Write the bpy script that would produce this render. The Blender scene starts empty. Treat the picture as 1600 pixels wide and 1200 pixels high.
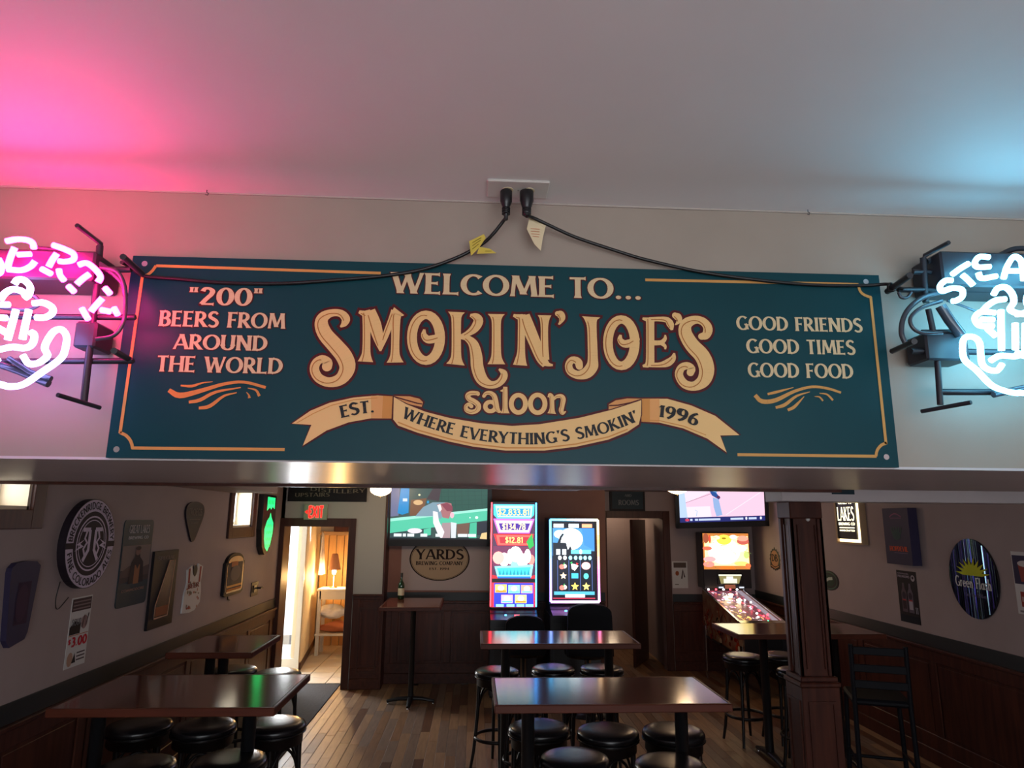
import bpy, math, random
from math import sin, cos, pi, radians, sqrt, atan2, hypot
random.seed(7)
SC = bpy.context.scene
COL = SC.collection

# ------------------------------------------------------------------ camera
CAMF, PITCH, YAW, ROLL = 1050.7, 11.38, 3.05, 0.454
CAMP = (0.0, 0.0, 2.0)
def _basis():
    p, y, r = radians(PITCH), radians(YAW), radians(ROLL)
    F = (sin(y)*cos(p), cos(y)*cos(p), sin(p))
    R0 = (cos(y), -sin(y), 0.0)
    U0 = (R0[1]*F[2]-R0[2]*F[1], R0[2]*F[0]-R0[0]*F[2], R0[0]*F[1]-R0[1]*F[0])
    R = tuple(cos(r)*a+sin(r)*b for a, b in zip(R0, U0))
    U = tuple(-sin(r)*a+cos(r)*b for a, b in zip(R0, U0))
    return R, U, F
RR, UU, FF = _basis()
def at(px, py, axis, val):
    """point of the place on the plane axis=val that the photo shows at pixel px,py (used for measuring)"""
    a, b = (px-800)/CAMF, (600-py)/CAMF
    d = [FF[i]+RR[i]*a+UU[i]*b for i in range(3)]
    t = (val-CAMP[axis])/d[axis]
    return tuple(CAMP[i]+t*d[i] for i in range(3))
import mathutils
cam_d = bpy.data.cameras.new('camera'); cam = bpy.data.objects.new('camera', cam_d); COL.objects.link(cam)
cam_d.sensor_width = 36; cam_d.lens = 36*CAMF/1600; cam_d.clip_start = .05; cam_d.clip_end = 200
m = mathutils.Matrix(((RR[0], UU[0], -FF[0], CAMP[0]), (RR[1], UU[1], -FF[1], CAMP[1]), (RR[2], UU[2], -FF[2], CAMP[2]), (0, 0, 0, 1)))
cam.matrix_world = m
SC.camera = cam
SC.view_settings.view_transform = 'Standard'; SC.view_settings.look = 'None'
SC.view_settings.exposure = 0.0; SC.view_settings.gamma = 1.0; SC.view_settings.use_curve_mapping = False

# ------------------------------------------------------------------ world and daylight
W = bpy.data.worlds.new('world'); SC.world = W; W.use_nodes = True
bg = W.node_tree.nodes['Background']; bg.inputs[0].default_value = (.93, .97, 1, 1); bg.inputs[1].default_value = 3.2
def area(name, loc, target, sx, sy, power, col):
    l = bpy.data.lights.new(name, 'AREA'); l.shape = 'RECTANGLE'; l.size = sx; l.size_y = sy; l.energy = power; l.color = col
    o = bpy.data.objects.new(name, l); COL.objects.link(o); o.location = loc
    v = mathutils.Vector(target)-mathutils.Vector(loc)
    o.rotation_euler = v.to_track_quat('-Z', 'Y').to_euler()
    return o
# daylight of the shopfront behind the photographer
area('shopfront_daylight', (.9, -3.4, 1.3), (.9, -2.75, 3.0), 4.8, 1.5, 105, (.86, .92, 1))
# daylight outside the glass exit door and the two high windows of the left wall
area('exit_daylight', (-2.75, 9.95, 1.15), (-1.7, 8.0, .5), .8, 2.0, 130, (.95, .98, 1))
area('window_daylight_near', (-2.62, 3.62, 2.2), (-1.2, 3.9, 1.2), .5, .3, 2.5, (.9, .93, 1))
area('window_daylight_far', (-2.62, 7.2, 2.1), (-1.2, 7.4, 1.0), .6, .35, 9, (.9, .95, 1))

# ------------------------------------------------------------------ materials
MATS = {}
def mat(name, col, rough=.5, metal=0, col2=None, scale=8, stretch=(1, 1, 1), bump=0, emit=None, es=0, spec=.5, detail=4, coat=0):
    if name in MATS: return MATS[name]
    M = bpy.data.materials.new(name); M.use_nodes = True; nt = M.node_tree; N = nt.nodes; L = nt.links
    b = N['Principled BSDF']; b.inputs['Base Color'].default_value = (*col, 1); b.inputs['Roughness'].default_value = rough
    b.inputs['Metallic'].default_value = metal; b.inputs['Specular IOR Level'].default_value = spec
    b.inputs['Coat Weight'].default_value = coat; b.inputs['Coat Roughness'].default_value = .12
    if emit:
        b.inputs['Emission Color'].default_value = (*emit, 1); b.inputs['Emission Strength'].default_value = es
    if col2 or bump:
        tc = N.new('ShaderNodeTexCoord'); mp = N.new('ShaderNodeMapping'); nz = N.new('ShaderNodeTexNoise')
        mp.inputs['Scale'].default_value = stretch; nz.inputs['Scale'].default_value = scale; nz.inputs['Detail'].default_value = detail
        L.new(tc.outputs['Object'], mp.inputs[0]); L.new(mp.outputs[0], nz.inputs['Vector'])
        if col2:
            cr = N.new('ShaderNodeValToRGB'); cr.color_ramp.elements[0].position = .32; cr.color_ramp.elements[1].position = .68
            cr.color_ramp.elements[0].color = (*col2, 1); cr.color_ramp.elements[1].color = (*col, 1)
            L.new(nz.outputs['Fac'], cr.inputs[0]); L.new(cr.outputs[0], b.inputs['Base Color'])
        if bump:
            bp = N.new('ShaderNodeBump'); bp.inputs['Strength'].default_value = bump; bp.inputs['Distance'].default_value = .01
            L.new(nz.outputs['Fac'], bp.inputs['Height']); L.new(bp.outputs[0], b.inputs['Normal'])
    MATS[name] = M
    return M
def attr_mat(name, emit=0, rough=.5, metal=0, spec=.5):
    M = bpy.data.materials.new(name); M.use_nodes = True; nt = M.node_tree; b = nt.nodes['Principled BSDF']
    a = nt.nodes.new('ShaderNodeAttribute'); a.attribute_name = 'Col'
    b.inputs['Roughness'].default_value = rough; b.inputs['Metallic'].default_value = metal; b.inputs['Specular IOR Level'].default_value = spec
    if emit:
        b.inputs['Base Color'].default_value = (.01, .01, .01, 1)
        nt.links.new(a.outputs['Color'], b.inputs['Emission Color']); b.inputs['Emission Strength'].default_value = emit
    else:
        nt.links.new(a.outputs['Color'], b.inputs['Base Color'])
    MATS[name] = M
    return M
def glass_mat(name, tint=(1, 1, 1), gloss=.08):
    M = bpy.data.materials.new(name); M.use_nodes = True; nt = M.node_tree; N = nt.nodes; N.clear()
    o = N.new('ShaderNodeOutputMaterial'); mx = N.new('ShaderNodeMixShader'); t = N.new('ShaderNodeBsdfTransparent'); g = N.new('ShaderNodeBsdfGlossy')
    t.inputs[0].default_value = (*tint, 1); g.inputs['Roughness'].default_value = .03; mx.inputs[0].default_value = gloss
    nt.links.new(t.outputs[0], mx.inputs[1]); nt.links.new(g.outputs[0], mx.inputs[2]); nt.links.new(mx.outputs[0], o.inputs[0])
    MATS[name] = M
    return M
def sR(*c): return tuple(((x/255)/12.92 if x/255 <= .04045 else ((x/255+.055)/1.055)**2.4) for x in c)

mat('ceiling_paint', (.78, .76, .75), .62, col2=(.75, .73, .72), scale=3, bump=.05)
mat('header_paint', (.345, .285, .235), .6, col2=(.32, .265, .218), scale=4, bump=.06)
mat('soffit_paint', (.60, .54, .55), .30, col2=(.55, .495, .505), scale=3, bump=.05)
mat('wall_paint', (.36, .285, .28), .7, col2=(.33, .26, .255), scale=3, bump=.06)
mat('wall_paint_brown', (.26, .12, .085), .6, col2=(.23, .10, .075), scale=3)
mat('wall_paint_cool', (.42, .41, .38), .7)
mat('band_black', (.012, .016, .018), .45)
mat('wood_dark', (.085, .026, .016), .38, col2=(.045, .013, .009), scale=4, stretch=(6, 6, .6), bump=.06, spec=.28)
mat('wood_dark_h', (.085, .026, .016), .38, col2=(.05, .015, .010), scale=4, stretch=(6, .6, 6), bump=.06, spec=.28)
mat('wood_casing', (.075, .028, .02), .4, col2=(.048, .017, .012), scale=4, stretch=(6, 6, .6), bump=.05, spec=.28)
mat('table_laminate', (.15, .036, .024), .13, col2=(.13, .033, .022), scale=5, stretch=(.5, 4, 4), spec=.5)
mat('table_edge', (.12, .028, .014), .4, col2=(.08, .02, .01), scale=6, stretch=(.5, 4, 4), spec=.25)
mat('chair_fabric', (.006, .006, .009), .6, spec=.15)
mat('vinyl_black', (.008, .008, .010), .27, bump=.05, scale=40)
mat('metal_black', (.012, .012, .014), .35, metal=.2)
mat('bentwood_black', (.012, .008, .008), .34, col2=(.008, .006, .006), scale=12, spec=.3)
mat('plastic_black', (.012, .012, .014), .35)
mat('cabinet_black', (.02, .02, .026), .3)
mat('white_plate', (.66, .64, .60), .35)
mat('chrome', (.7, .7, .72), .15, metal=1)
mat('brass', (.65, .42, .15), .3, metal=1)
mat('rug_grey', (.05, .052, .06), .95, col2=(.035, .037, .044), scale=60, bump=.4)
mat('floor_base', (.02, .012, .008), .7)
PL = [mat('plank_oak', (.30, .165, .085), .42, col2=(.21, .115, .06), scale=5, stretch=(8, .8, 1), bump=.05),
      mat('plank_pale', (.38, .23, .125), .45, col2=(.28, .165, .09), scale=5, stretch=(8, .8, 1), bump=.05),
      mat('plank_worn', (.24, .155, .105), .5, col2=(.17, .11, .075), scale=6, stretch=(6, .8, 1), bump=.05),
      mat('plank_dark', (.17, .08, .042), .4, col2=(.12, .055, .03), scale=5, stretch=(8, .8, 1), bump=.05)]
mat('tile_beige', (.62, .58, .52), .35, col2=(.54, .5, .45), scale=5)
mat('grout', (.2, .19, .17), .8)
mat('sign_green', sR(4, 62, 70), .42, col2=sR(3, 56, 64), scale=2, spec=.22)
mat('plaster_cream', (.72, .62, .46), .6)
mat('cloth_white', (.75, .74, .76), .9, col2=(.65, .64, .68), scale=20, bump=.4)
mat('cloth_orange', (.5, .16, .07), .9)
mat('tag_paper', (.72, .60, .38), .6)
mat('tag_yellow', (.62, .47, .06), .6)
mat('cord_black', (.006, .006, .007), .4)
mat('tube_red', (.9, .5, .6), .3, emit=(1, .01, .20), es=75)
mat('tube_white', (.9, .95, 1), .3, emit=(.42, .36, 1), es=11)
mat('tube_cyan', (.8, .95, 1), .3, emit=(.17, .68, 1), es=13)
mat('neon_frame', (.02, .022, .03), .45)
mat('neon_clear', (.05, .055, .07), .2)
mat('lamp_bowl', (.9, .8, .6), .4, emit=(1, .74, .42), es=5)
mat('bottle_green', (.01, .05, .02), .08, spec=.8)
mat('label_cream', (.7, .65, .45), .6)
mat('frame_wood_pale', (.45, .30, .17), .5)
mat('gold_light', (.9, .8, .5), .5, emit=(1, .82, .45), es=3.2)
mat('lamp_shade', (.8, .5, .2), .6, emit=(1, .5, .12), es=2.2)
mat('lamp_bulb', (1, .9, .6), .6, emit=(1, .75, .3), es=30)
mat('pine_slats', (.65, .38, .14), .5, col2=(.55, .30, .11), scale=4, stretch=(8, 8, .5))
mat('led_blue', (.1, .3, 1), .4, emit=(.05, .35, 1), es=8)
mat('led_green', (.1, 1, .4), .4, emit=(.02, 1, .35), es=6)
mat('led_white', (1, 1, 1), .4, emit=(1, .95, .9), es=8)
mat('led_red', (1, .1, .1), .4, emit=(1, .04, .06), es=7)
mat('led_orange', (1, .6, .1), .4, emit=(1, .45, .08), es=5)
mat('ground_out', (.55, .56, .55), .8)
attr_mat('print', rough=.6, spec=.15); attr_mat('print_gloss', rough=.16, spec=.7); attr_mat('print_paint', rough=.45, spec=.22)
attr_mat('foil', rough=.12, metal=.85)
attr_mat('screen', emit=1.15, rough=.3); attr_mat('screen_hot', emit=2.7, rough=.3); attr_mat('led_print', emit=5, rough=.3)
mat('shade_brown', (.42, .20, .12), .7); mat('exit_green', (.35, .42, .30), .5); mat('yards_board', (.42, .36, .34), .6)
mat('foil_green', sR(110, 140, 150), .16, metal=1); mat('foil_blue', sR(74, 66, 140), .14, metal=1)
mat('pinball_side', (.16, .03, .025), .4, col2=(.30, .20, .12), scale=9, detail=8)
attr_mat('screen_play', emit=1.8, rough=.3); attr_mat('led_exit', emit=1.3, rough=.4); attr_mat('led_green_print', emit=1.7, rough=.3)
glass_mat('glass'); glass_mat('glass_gloss', gloss=.12)

# ------------------------------------------------------------------ object helpers
def setp(o, label=None, cat=None, group=None, kind=None):
    if label: o['label'] = label
    if cat: o['category'] = cat
    if group: o['group'] = group
    if kind: o['kind'] = kind
    return o
def thing(name, label, cat, loc=(0, 0, 0), rotz=0, group=None):
    o = bpy.data.objects.new(name, None); COL.objects.link(o); o.location = loc; o.rotation_euler = (0, 0, rotz)
    o.empty_display_size = .1
    return setp(o, label, cat, group)
class MB:
    def __init__(s): s.v = []; s.f = []; s.m = []; s.sm = []
    def add(s, vs, fs, mi=0, smooth=False):
        n = len(s.v); s.v += [tuple(p) for p in vs]
        for f in fs: s.f.append(tuple(i+n for i in f)); s.m.append(mi); s.sm.append(smooth)
        return s
    def box(s, a, b, mi=0, bev=0):
        x0, y0, z0 = [min(p, q) for p, q in zip(a, b)]; x1, y1, z1 = [max(p, q) for p, q in zip(a, b)]
        if not bev:
            return s.add([(x0, y0, z0), (x1, y0, z0), (x1, y1, z0), (x0, y1, z0), (x0, y0, z1), (x1, y0, z1), (x1, y1, z1), (x0, y1, z1)],
                         [(0, 3, 2, 1), (4, 5, 6, 7), (0, 1, 5, 4), (1, 2, 6, 5), (2, 3, 7, 6), (3, 0, 4, 7)], mi)
        c = min(bev, (x1-x0)*.49, (y1-y0)*.49, (z1-z0)*.49)
        # chamfered box: 24 verts
        V = []; idx = {}
        for ix, X in enumerate((x0, x1)):
            for iy, Y in enumerate((y0, y1)):
                for iz, Z in enumerate((z0, z1)):
                    sx, sy, sz = (c if ix == 0 else -c), (c if iy == 0 else -c), (c if iz == 0 else -c)
                    idx[ix, iy, iz] = (len(V), len(V)+1, len(V)+2)
                    V += [(X, Y+sy, Z+sz), (X+sx, Y, Z+sz), (X+sx, Y+sy, Z)]
        F = []
        for ix in (0, 1): F.append([idx[ix, a, b][0] for a, b in ((0, 0), (1, 0), (1, 1), (0, 1))][::(1 if ix else -1)])
        for iy in (0, 1): F.append([idx[a, iy, b][1] for a, b in ((0, 0), (1, 0), (1, 1), (0, 1))][::(-1 if iy else 1)])
        for iz in (0, 1): F.append([idx[a, b, iz][2] for a, b in ((0, 0), (1, 0), (1, 1), (0, 1))][::(1 if iz else -1)])
        for iy in (0, 1):
            for iz in (0, 1): F.append([idx[0, iy, iz][1], idx[1, iy, iz][1], idx[1, iy, iz][2], idx[0, iy, iz][2]])
        for ix in (0, 1):
            for iz in (0, 1): F.append([idx[ix, 0, iz][0], idx[ix, 1, iz][0], idx[ix, 1, iz][2], idx[ix, 0, iz][2]])
        for ix in (0, 1):
            for iy in (0, 1): F.append([idx[ix, iy, 0][0], idx[ix, iy, 1][0], idx[ix, iy, 1][1], idx[ix, iy, 0][1]])
        for k in idx: F.append(list(idx[k]))
        return s.add(V, F, mi)
    def tube(s, path, r, n=8, mi=0, closed=False, cap=True, flat=1.0):
        P = [mathutils.Vector(p) for p in path]; k = len(P)
        rs = r if isinstance(r, (list, tuple)) else [r]*k
        rings = []; up = None
        for i in range(k):
            if closed: t = (P[(i+1) % k]-P[i-1])
            else: t = P[min(i+1, k-1)]-P[max(i-1, 0)]
            if t.length < 1e-9: t = mathutils.Vector((0, 0, 1))
            t.normalize()
            if up is None:
                up = mathutils.Vector((0, 0, 1)) if abs(t.z) < .9 else mathutils.Vector((0, 1, 0))
            a = t.cross(up)
            if a.length < 1e-6: a = t.orthogonal()
            a.normalize(); b = t.cross(a).normalized(); up = -b
            rings.append([P[i]+a*cos(2*pi*j/n)*rs[i]+b*sin(2*pi*j/n)*rs[i]*flat for j in range(n)])
        V = [p for q in rings for p in q]; F = []
        for i in range(k if closed else k-1):
            for j in range(n):
                i2 = (i+1) % k; F.append((i*n+j, i*n+(j+1) % n, i2*n+(j+1) % n, i2*n+j))
        s.add(V, F, mi, True)
        if cap and not closed:
            s.add(rings[0], [tuple(range(n))[::-1]], mi); s.add(rings[-1], [tuple(range(n))], mi)
        return s
    def lathe(s, prof, c=(0, 0, 0), n=24, mi=0, axis='z', smooth=True):
        V = []
        for r, h in prof:
            for j in range(n):
                a = 2*pi*j/n
                p = (r*cos(a), r*sin(a), h)
                if axis == 'y': p = (p[0], p[2], p[1])
                if axis == 'x': p = (p[2], p[0], p[1])
                V.append((c[0]+p[0], c[1]+p[1], c[2]+p[2]))
        F = [(i*n+j, i*n+(j+1) % n, (i+1)*n+(j+1) % n, (i+1)*n+j) for i in range(len(prof)-1) for j in range(n)]
        s.add(V, F, mi, smooth)
        s.add(V[:n], [tuple(range(n))[::-1]], mi); s.add(V[-n:], [tuple(range(n))], mi)
        return s
    def prism(s, poly, fr, d0, d1, mi=0):
        """poly in plane coords of frame fr=(O,U,V,N), extruded from d0 to d1 along N"""
        n = len(poly); V = [fp(fr, u, v, d0) for u, v in poly]+[fp(fr, u, v, d1) for u, v in poly]
        F = [tuple(range(n))[::-1], tuple(range(n, 2*n))]+[(i, (i+1) % n, n+(i+1) % n, n+i) for i in range(n)]
        return s.add(V, F, mi)
    def build(s, name, mats, parent=None, label=None, kind=None, cat=None, group=None):
        me = bpy.data.meshes.new(name); me.from_pydata(s.v, [], s.f)
        mats = mats if isinstance(mats, (list, tuple)) else [mats]
        for mm in mats: me.materials.append(MATS[mm] if isinstance(mm, str) else mm)
        me.polygons.foreach_set('material_index', s.m); me.polygons.foreach_set('use_smooth', s.sm)
        me.update()
        o = bpy.data.objects.new(name, me); COL.objects.link(o)
        if parent: o.parent = parent
        return setp(o, label, cat, group, kind)
def fp(fr, u, v, d=0):
    O, U, V, N = fr
    return tuple(O[i]+U[i]*u+V[i]*v+N[i]*d for i in range(3))
def frame(O, side):
    U, V, N = {'left': ((0, 1, 0), (0, 0, 1), (1, 0, 0)), 'right': ((0, -1, 0), (0, 0, 1), (-1, 0, 0)), 'back': ((1, 0, 0), (0, 0, 1), (0, -1, 0))}[side]
    return (O, U, V, N)
def cr(pts, k=5, closed=False):
    """Catmull-Rom through points of any dimension"""
    n = len(pts); out = []
    if n < 3: return [tuple(p) for p in pts]
    rng = range(n) if closed else range(n-1)
    for i in rng:
        p1, p2 = pts[i], pts[(i+1) % n]
        p0 = pts[i-1] if (closed or i > 0) else tuple(2*a-b for a, b in zip(p1, p2))
        p3 = pts[(i+2) % n] if (closed or i+2 < n) else tuple(2*b-a for a, b in zip(p1, p2))
        for j in range(k):
            t = j/k
            out.append(tuple(.5*((2*b)+(-a+c)*t+(2*a-5*b+4*c-d)*t*t+(-a+3*b-3*c+d)*t**3) for a, b, c, d in zip(p0, p1, p2, p3)))
    if not closed: out.append(tuple(pts[-1]))
    return out
def ribbon_polys(pts, closed=False, capr=False):
    """quads of a ribbon through (x,y,w)"""
    n = len(pts); L = []; R = []
    for i in range(n):
        a = pts[i-1] if (closed or i > 0) else pts[i]; b = pts[(i+1) % n] if (closed or i < n-1) else pts[i]
        dx, dy = b[0]-a[0], b[1]-a[1]; l = hypot(dx, dy) or 1e-9
        nx, ny = -dy/l, dx/l; w = pts[i][2]/2
        L.append((pts[i][0]+nx*w, pts[i][1]+ny*w)); R.append((pts[i][0]-nx*w, pts[i][1]-ny*w))
    out = [[R[i], R[(i+1) % n], L[(i+1) % n], L[i]] for i in range(n if closed else n-1)]
    if capr and not closed:
        for p in (pts[0], pts[-1]): out.append([(p[0]+p[2]/2*cos(a*pi/6), p[1]+p[2]/2*sin(a*pi/6)) for a in range(12)])
    return out
# ------------------------------------------------------------------ lettering
def G_(c):
    s = lambda x, y0=0, y1=1: ('s', x, y0, y1)
    h = lambda x0, x1, y: ('h', x0, x1, y)
    d = lambda a, b, c_, d_, k=1: ('d', a, b, c_, d_, k)
    a = lambda cx, cy, rx, ry, a0, a1: ('a', cx, cy, rx, ry, a0, a1)
    cv = lambda *p: ('c', p)
    T = {
     'A': (.70, [d(.04, 0, .33, 1, .6), d(.35, 1, .66, 0), h(.15, .52, .3)]),
     'B': (.56, [s(.1), h(.1, .25, .95), h(.1, .28, .52), h(.1, .25, .05), a(.24, .74, .2, .22, -90, 90), a(.25, .28, .24, .24, -90, 90)]),
     'C': (.66, [a(.40, .5, .32, .46, 48, 312)]), 'D': (.70, [s(.1), h(.1, .25, .95), h(.1, .25, .05), a(.24, .5, .37, .45, -90, 90)]),
     'E': (.52, [s(.1), h(.1, .46, .95), h(.1, .40, .52), h(.1, .48, .05)]), 'F': (.48, [s(.1), h(.1, .46, .95), h(.1, .40, .5)]),
     'G': (.72, [a(.40, .5, .32, .46, 48, 300), s(.63, .05, .42), h(.48, .64, .4)]), 'H': (.70, [s(.1), s(.6), h(.1, .6, .5)]),
     'I': (.26, [s(.13)]), 'J': (.40, [cv((.27, 1), (.27, .6), (.27, .2), (.18, .02), (.03, .0))]),
     'K': (.64, [s(.1), d(.14, .42, .52, 1, .6), d(.22, .55, .6, 0)]), 'L': (.50, [s(.1), h(.1, .48, .05)]),
     'M': (.86, [d(.07, 0, .14, 1, .7), d(.16, 1, .43, .1), d(.43, .1, .68, 1, .6), d(.70, 1, .78, 0)]),
     'N': (.74, [s(.1), d(.1, 1, .62, 0), s(.62)]), 'O': (.80, [a(.40, .5, .33, .46, 0, 360)]),
     'P': (.54, [s(.1), h(.1, .25, .95), h(.1, .25, .42), a(.24, .69, .23, .26, -90, 90)]),
     'Q': (.80, [a(.40, .5, .33, .46, 0, 360), d(.45, .25, .75, -.08)]),
     'R': (.60, [s(.1), h(.1, .25, .95), h(.1, .25, .46), a(.24, .71, .22, .24, -90, 90), d(.26, .46, .56, 0)]),
     'S': (.54, [cv((.46, .84), (.36, .95), (.20, .95), (.09, .82), (.10, .66), (.25, .54), (.40, .43), (.47, .27), (.40, .09), (.22, .04), (.06, .14))]),
     'T': (.56, [s(.28), h(.02, .54, .95)]), 'U': (.70, [s(.1, .28, 1), s(.58, .28, 1), a(.34, .30, .24, .26, 180, 360)]),
     'V': (.66, [d(.04, 1, .33, 0), d(.33, 0, .62, 1, .6)]), 'W': (.98, [d(.04, 1, .27, 0), d(.27, 0, .48, .9, .6), d(.46, .95, .70, 0), d(.70, 0, .93, 1, .6)]),
     'X': (.64, [d(.05, 1, .58, 0), d(.58, 1, .05, 0, .6)]), 'Y': (.62, [d(.03, 1, .31, .48), d(.31, .45, .58, 1, .6), s(.31, 0, .5)]),
     'Z': (.56, [h(.05, .5, .95), d(.48, .95, .07, .05), h(.05, .52, .05)]),
     '0': (.60, [a(.30, .5, .23, .46, 0, 360)]), '1': (.34, [s(.19), d(.04, .8, .19, .97, .6)]),
     '2': (.54, [cv((.07, .78), (.14, .93), (.30, .94), (.42, .80), (.38, .60), (.22, .35), (.06, .06)), h(.06, .5, .06)]),
     '3': (.52, [cv((.07, .9), (.25, .96), (.40, .84), (.36, .62), (.2, .54)), cv((.2, .54), (.40, .46), (.44, .2), (.28, .04), (.05, .08))]),
     '4': (.58, [s(.40), d(.40, .98, .04, .28, .6), h(.04, .54, .26)]), '5': (.54, [h(.1, .46, .95), s(.1, .5, .97), cv((.1, .52), (.3, .6), (.45, .45), (.43, .18), (.25, .03), (.05, .08))]),
     '6': (.58, [a(.29, .3, .2, .27, 0, 360), cv((.10, .32), (.12, .6), (.26, .86), (.44, 1.02))]),
     '7': (.50, [h(.04, .46, .95), d(.46, .95, .16, 0)]), '8': (.56, [a(.27, .74, .17, .21, 0, 360), a(.27, .27, .2, .24, 0, 360)]),
     '9': (.58, [a(.27, .7, .2, .27, 0, 360), cv((.46, .68), (.44, .4), (.30, .14), (.12, -.02))]),
     '.': (.26, [('o', .12, .08, .09)]), ',': (.24, [d(.14, .12, .06, -.12)]), "'": (.2, [('c', ((.1, 1.02), (.1, .88), (.08, .74)))]), '"': (.36, [s(.08, .72, 1.0), s(.24, .72, 1.0)]),
     '-': (.4, [h(.05, .35, .45)]), '&': (.7, [cv((.6, 0), (.2, .6), (.2, .88), (.35, .92), (.4, .75), (.1, .35), (.15, .08), (.4, .05), (.6, .4))]),
     '$': (.54, [cv((.46, .80), (.36, .90), (.20, .90), (.09, .78), (.12, .62), (.25, .53), (.40, .43), (.46, .27), (.38, .11), (.22, .08), (.06, .18)), s(.27, -.08, 1.08)]),
     ' ': (.34, []), '<': (.3, [d(.25, .75, .05, .5), d(.05, .5, .25, .25)]),
     'a': (.50, [a(.23, .28, .17, .25, 0, 360), s(.40, 0, .58)]), 'e': (.50, [a(.25, .3, .19, .27, 0, 320), h(.08, .42, .32)]),
     'r': (.36, [s(.1, 0, .6), cv((.1, .35), (.2, .55), (.34, .55))]), 'n': (.52, [s(.1, 0, .6), cv((.1, .4), (.22, .56), (.36, .5), (.4, .3), (.4, 0))]),
     'l': (.22, [s(.1, 0, 1)]), 's': (.42, [cv((.34, .5), (.2, .58), (.08, .46), (.2, .32), (.33, .2), (.26, .04), (.05, .08))]),
     'h': (.52, [s(.1, 0, 1), cv((.1, .4), (.22, .56), (.36, .5), (.4, .3), (.4, 0))]), 'o': (.52, [a(.26, .3, .19, .27, 0, 360)]),
     'g': (.5, [a(.23, .3, .17, .25, 0, 360), cv((.4, .58), (.4, .1), (.36, -.18), (.2, -.28), (.05, -.2))]), 'i': (.2, [s(.1, 0, .58), ('o', .1, .78, .08)]),
     'y': (.5, [d(.05, .58, .25, 0), d(.45, .58, .15, -.3, .6)]), 't': (.36, [s(.16, 0, .85), h(.02, .32, .58)]),
    }
    return T.get(c) or T.get(c.upper()) or (.5, [])
def glyph_polys(c, th=.17, style='serif', grow=0):
    adv, st = G_(c); out = []; thin = th*.55 if style == 'serif' else th
    fl = 1.42 if style == 'serif' else 1.0
    for q in st:
        k = q[0]
        if k == 's':
            _, x, y0, y1 = q; l = y1-y0; e = min(.14, l*.3); th_ = th; th = th*(.62 if l < .35 else 1)
            p = [(x, y0-grow/2, th*fl), (x, y0+e, th*1.04), (x, (y0+y1)/2, th), (x, y1-e, th*1.04), (x, y1+grow/2, th*fl)]; th = th_
        elif k == 'h':
            _, x0, x1, y = q; p = [(x0-grow/2, y, thin), ((x0+x1)/2, y, thin), (x1-.06, y, thin*1.1), (x1+grow/2, y, thin*(1.9 if style == 'serif' else 1))]
        elif k == 'd':
            _, x0, y0, x1, y1, kk = q; w = th*(kk if style == 'serif' else 1)
            p = [(x0+(x1-x0)*t, y0+(y1-y0)*t, w*f) for t, f in ((-grow/2, fl*.92), (.14, 1.03), (.5, 1), (.86, 1.03), (1+grow/2, fl*.92))]
            dx, dy = x1-x0, y1-y0
            # butt the diagonal horizontally
            for (ax, ay, aw), (bx, by, bw) in zip(p[:-1], p[1:]):
                ex = abs(hypot(dx, dy)/(dy or 1e-6)); ex = min(ex, 2)
                aw2, bw2 = (aw+grow)*ex/2, (bw+grow)*ex/2
                poly = [(ax-aw2, ay), (ax+aw2, ay), (bx+bw2, by), (bx-bw2, by)]
                out.append(poly if dy > 0 else poly[::-1])
            continue
        elif k == 'a':
            _, cx, cy, rx, ry, a0, a1 = q; n = max(8, int(abs(a1-a0)/15)); full = abs(a1-a0) >= 360
            p = []
            for i in range(n if full else n+1):
                an = radians(a0+(a1-a0)*i/n); w = thin+(th*1.08-thin)*abs(cos(an))**1.3 if style == 'serif' else th
                if not full and style == 'serif' and cx > .3 and (i == 0 or i == n): w = th*1.1
                p.append((cx+rx*cos(an), cy+ry*sin(an), w+grow))
            out += ribbon_polys(p, closed=full); continue
        elif k == 'c':
            pp = q[1]; n = len(pp); p = []
            for i, (x, y) in enumerate(pp):
                aa = pp[max(i-1, 0)]; bb = pp[min(i+1, n-1)]; dx, dy = bb[0]-aa[0], bb[1]-aa[1]; l = hypot(dx, dy) or 1
                w = (thin+(th*1.08-thin)*abs(dy)/l) if style == 'serif' else th
                if style == 'serif' and c in 'S$' : w = th*(.62+.45*sin(pi*i/(n-1)))
                if style == 'serif' and c in "'": w = th*(1.2-.45*i)
                p.append((x, y, w+grow))
            out += ribbon_polys(cr(p, 3), capr=grow > 0); continue
        elif k == 'o':
            _, x, y, r = q; out.append([(x+(r+grow/2)*cos(t*pi/6), y+(r+grow/2)*sin(t*pi/6)) for t in range(12)]); continue
        out += ribbon_polys([(x, y, w+grow) for x, y, w in p])
    return adv, out
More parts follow.
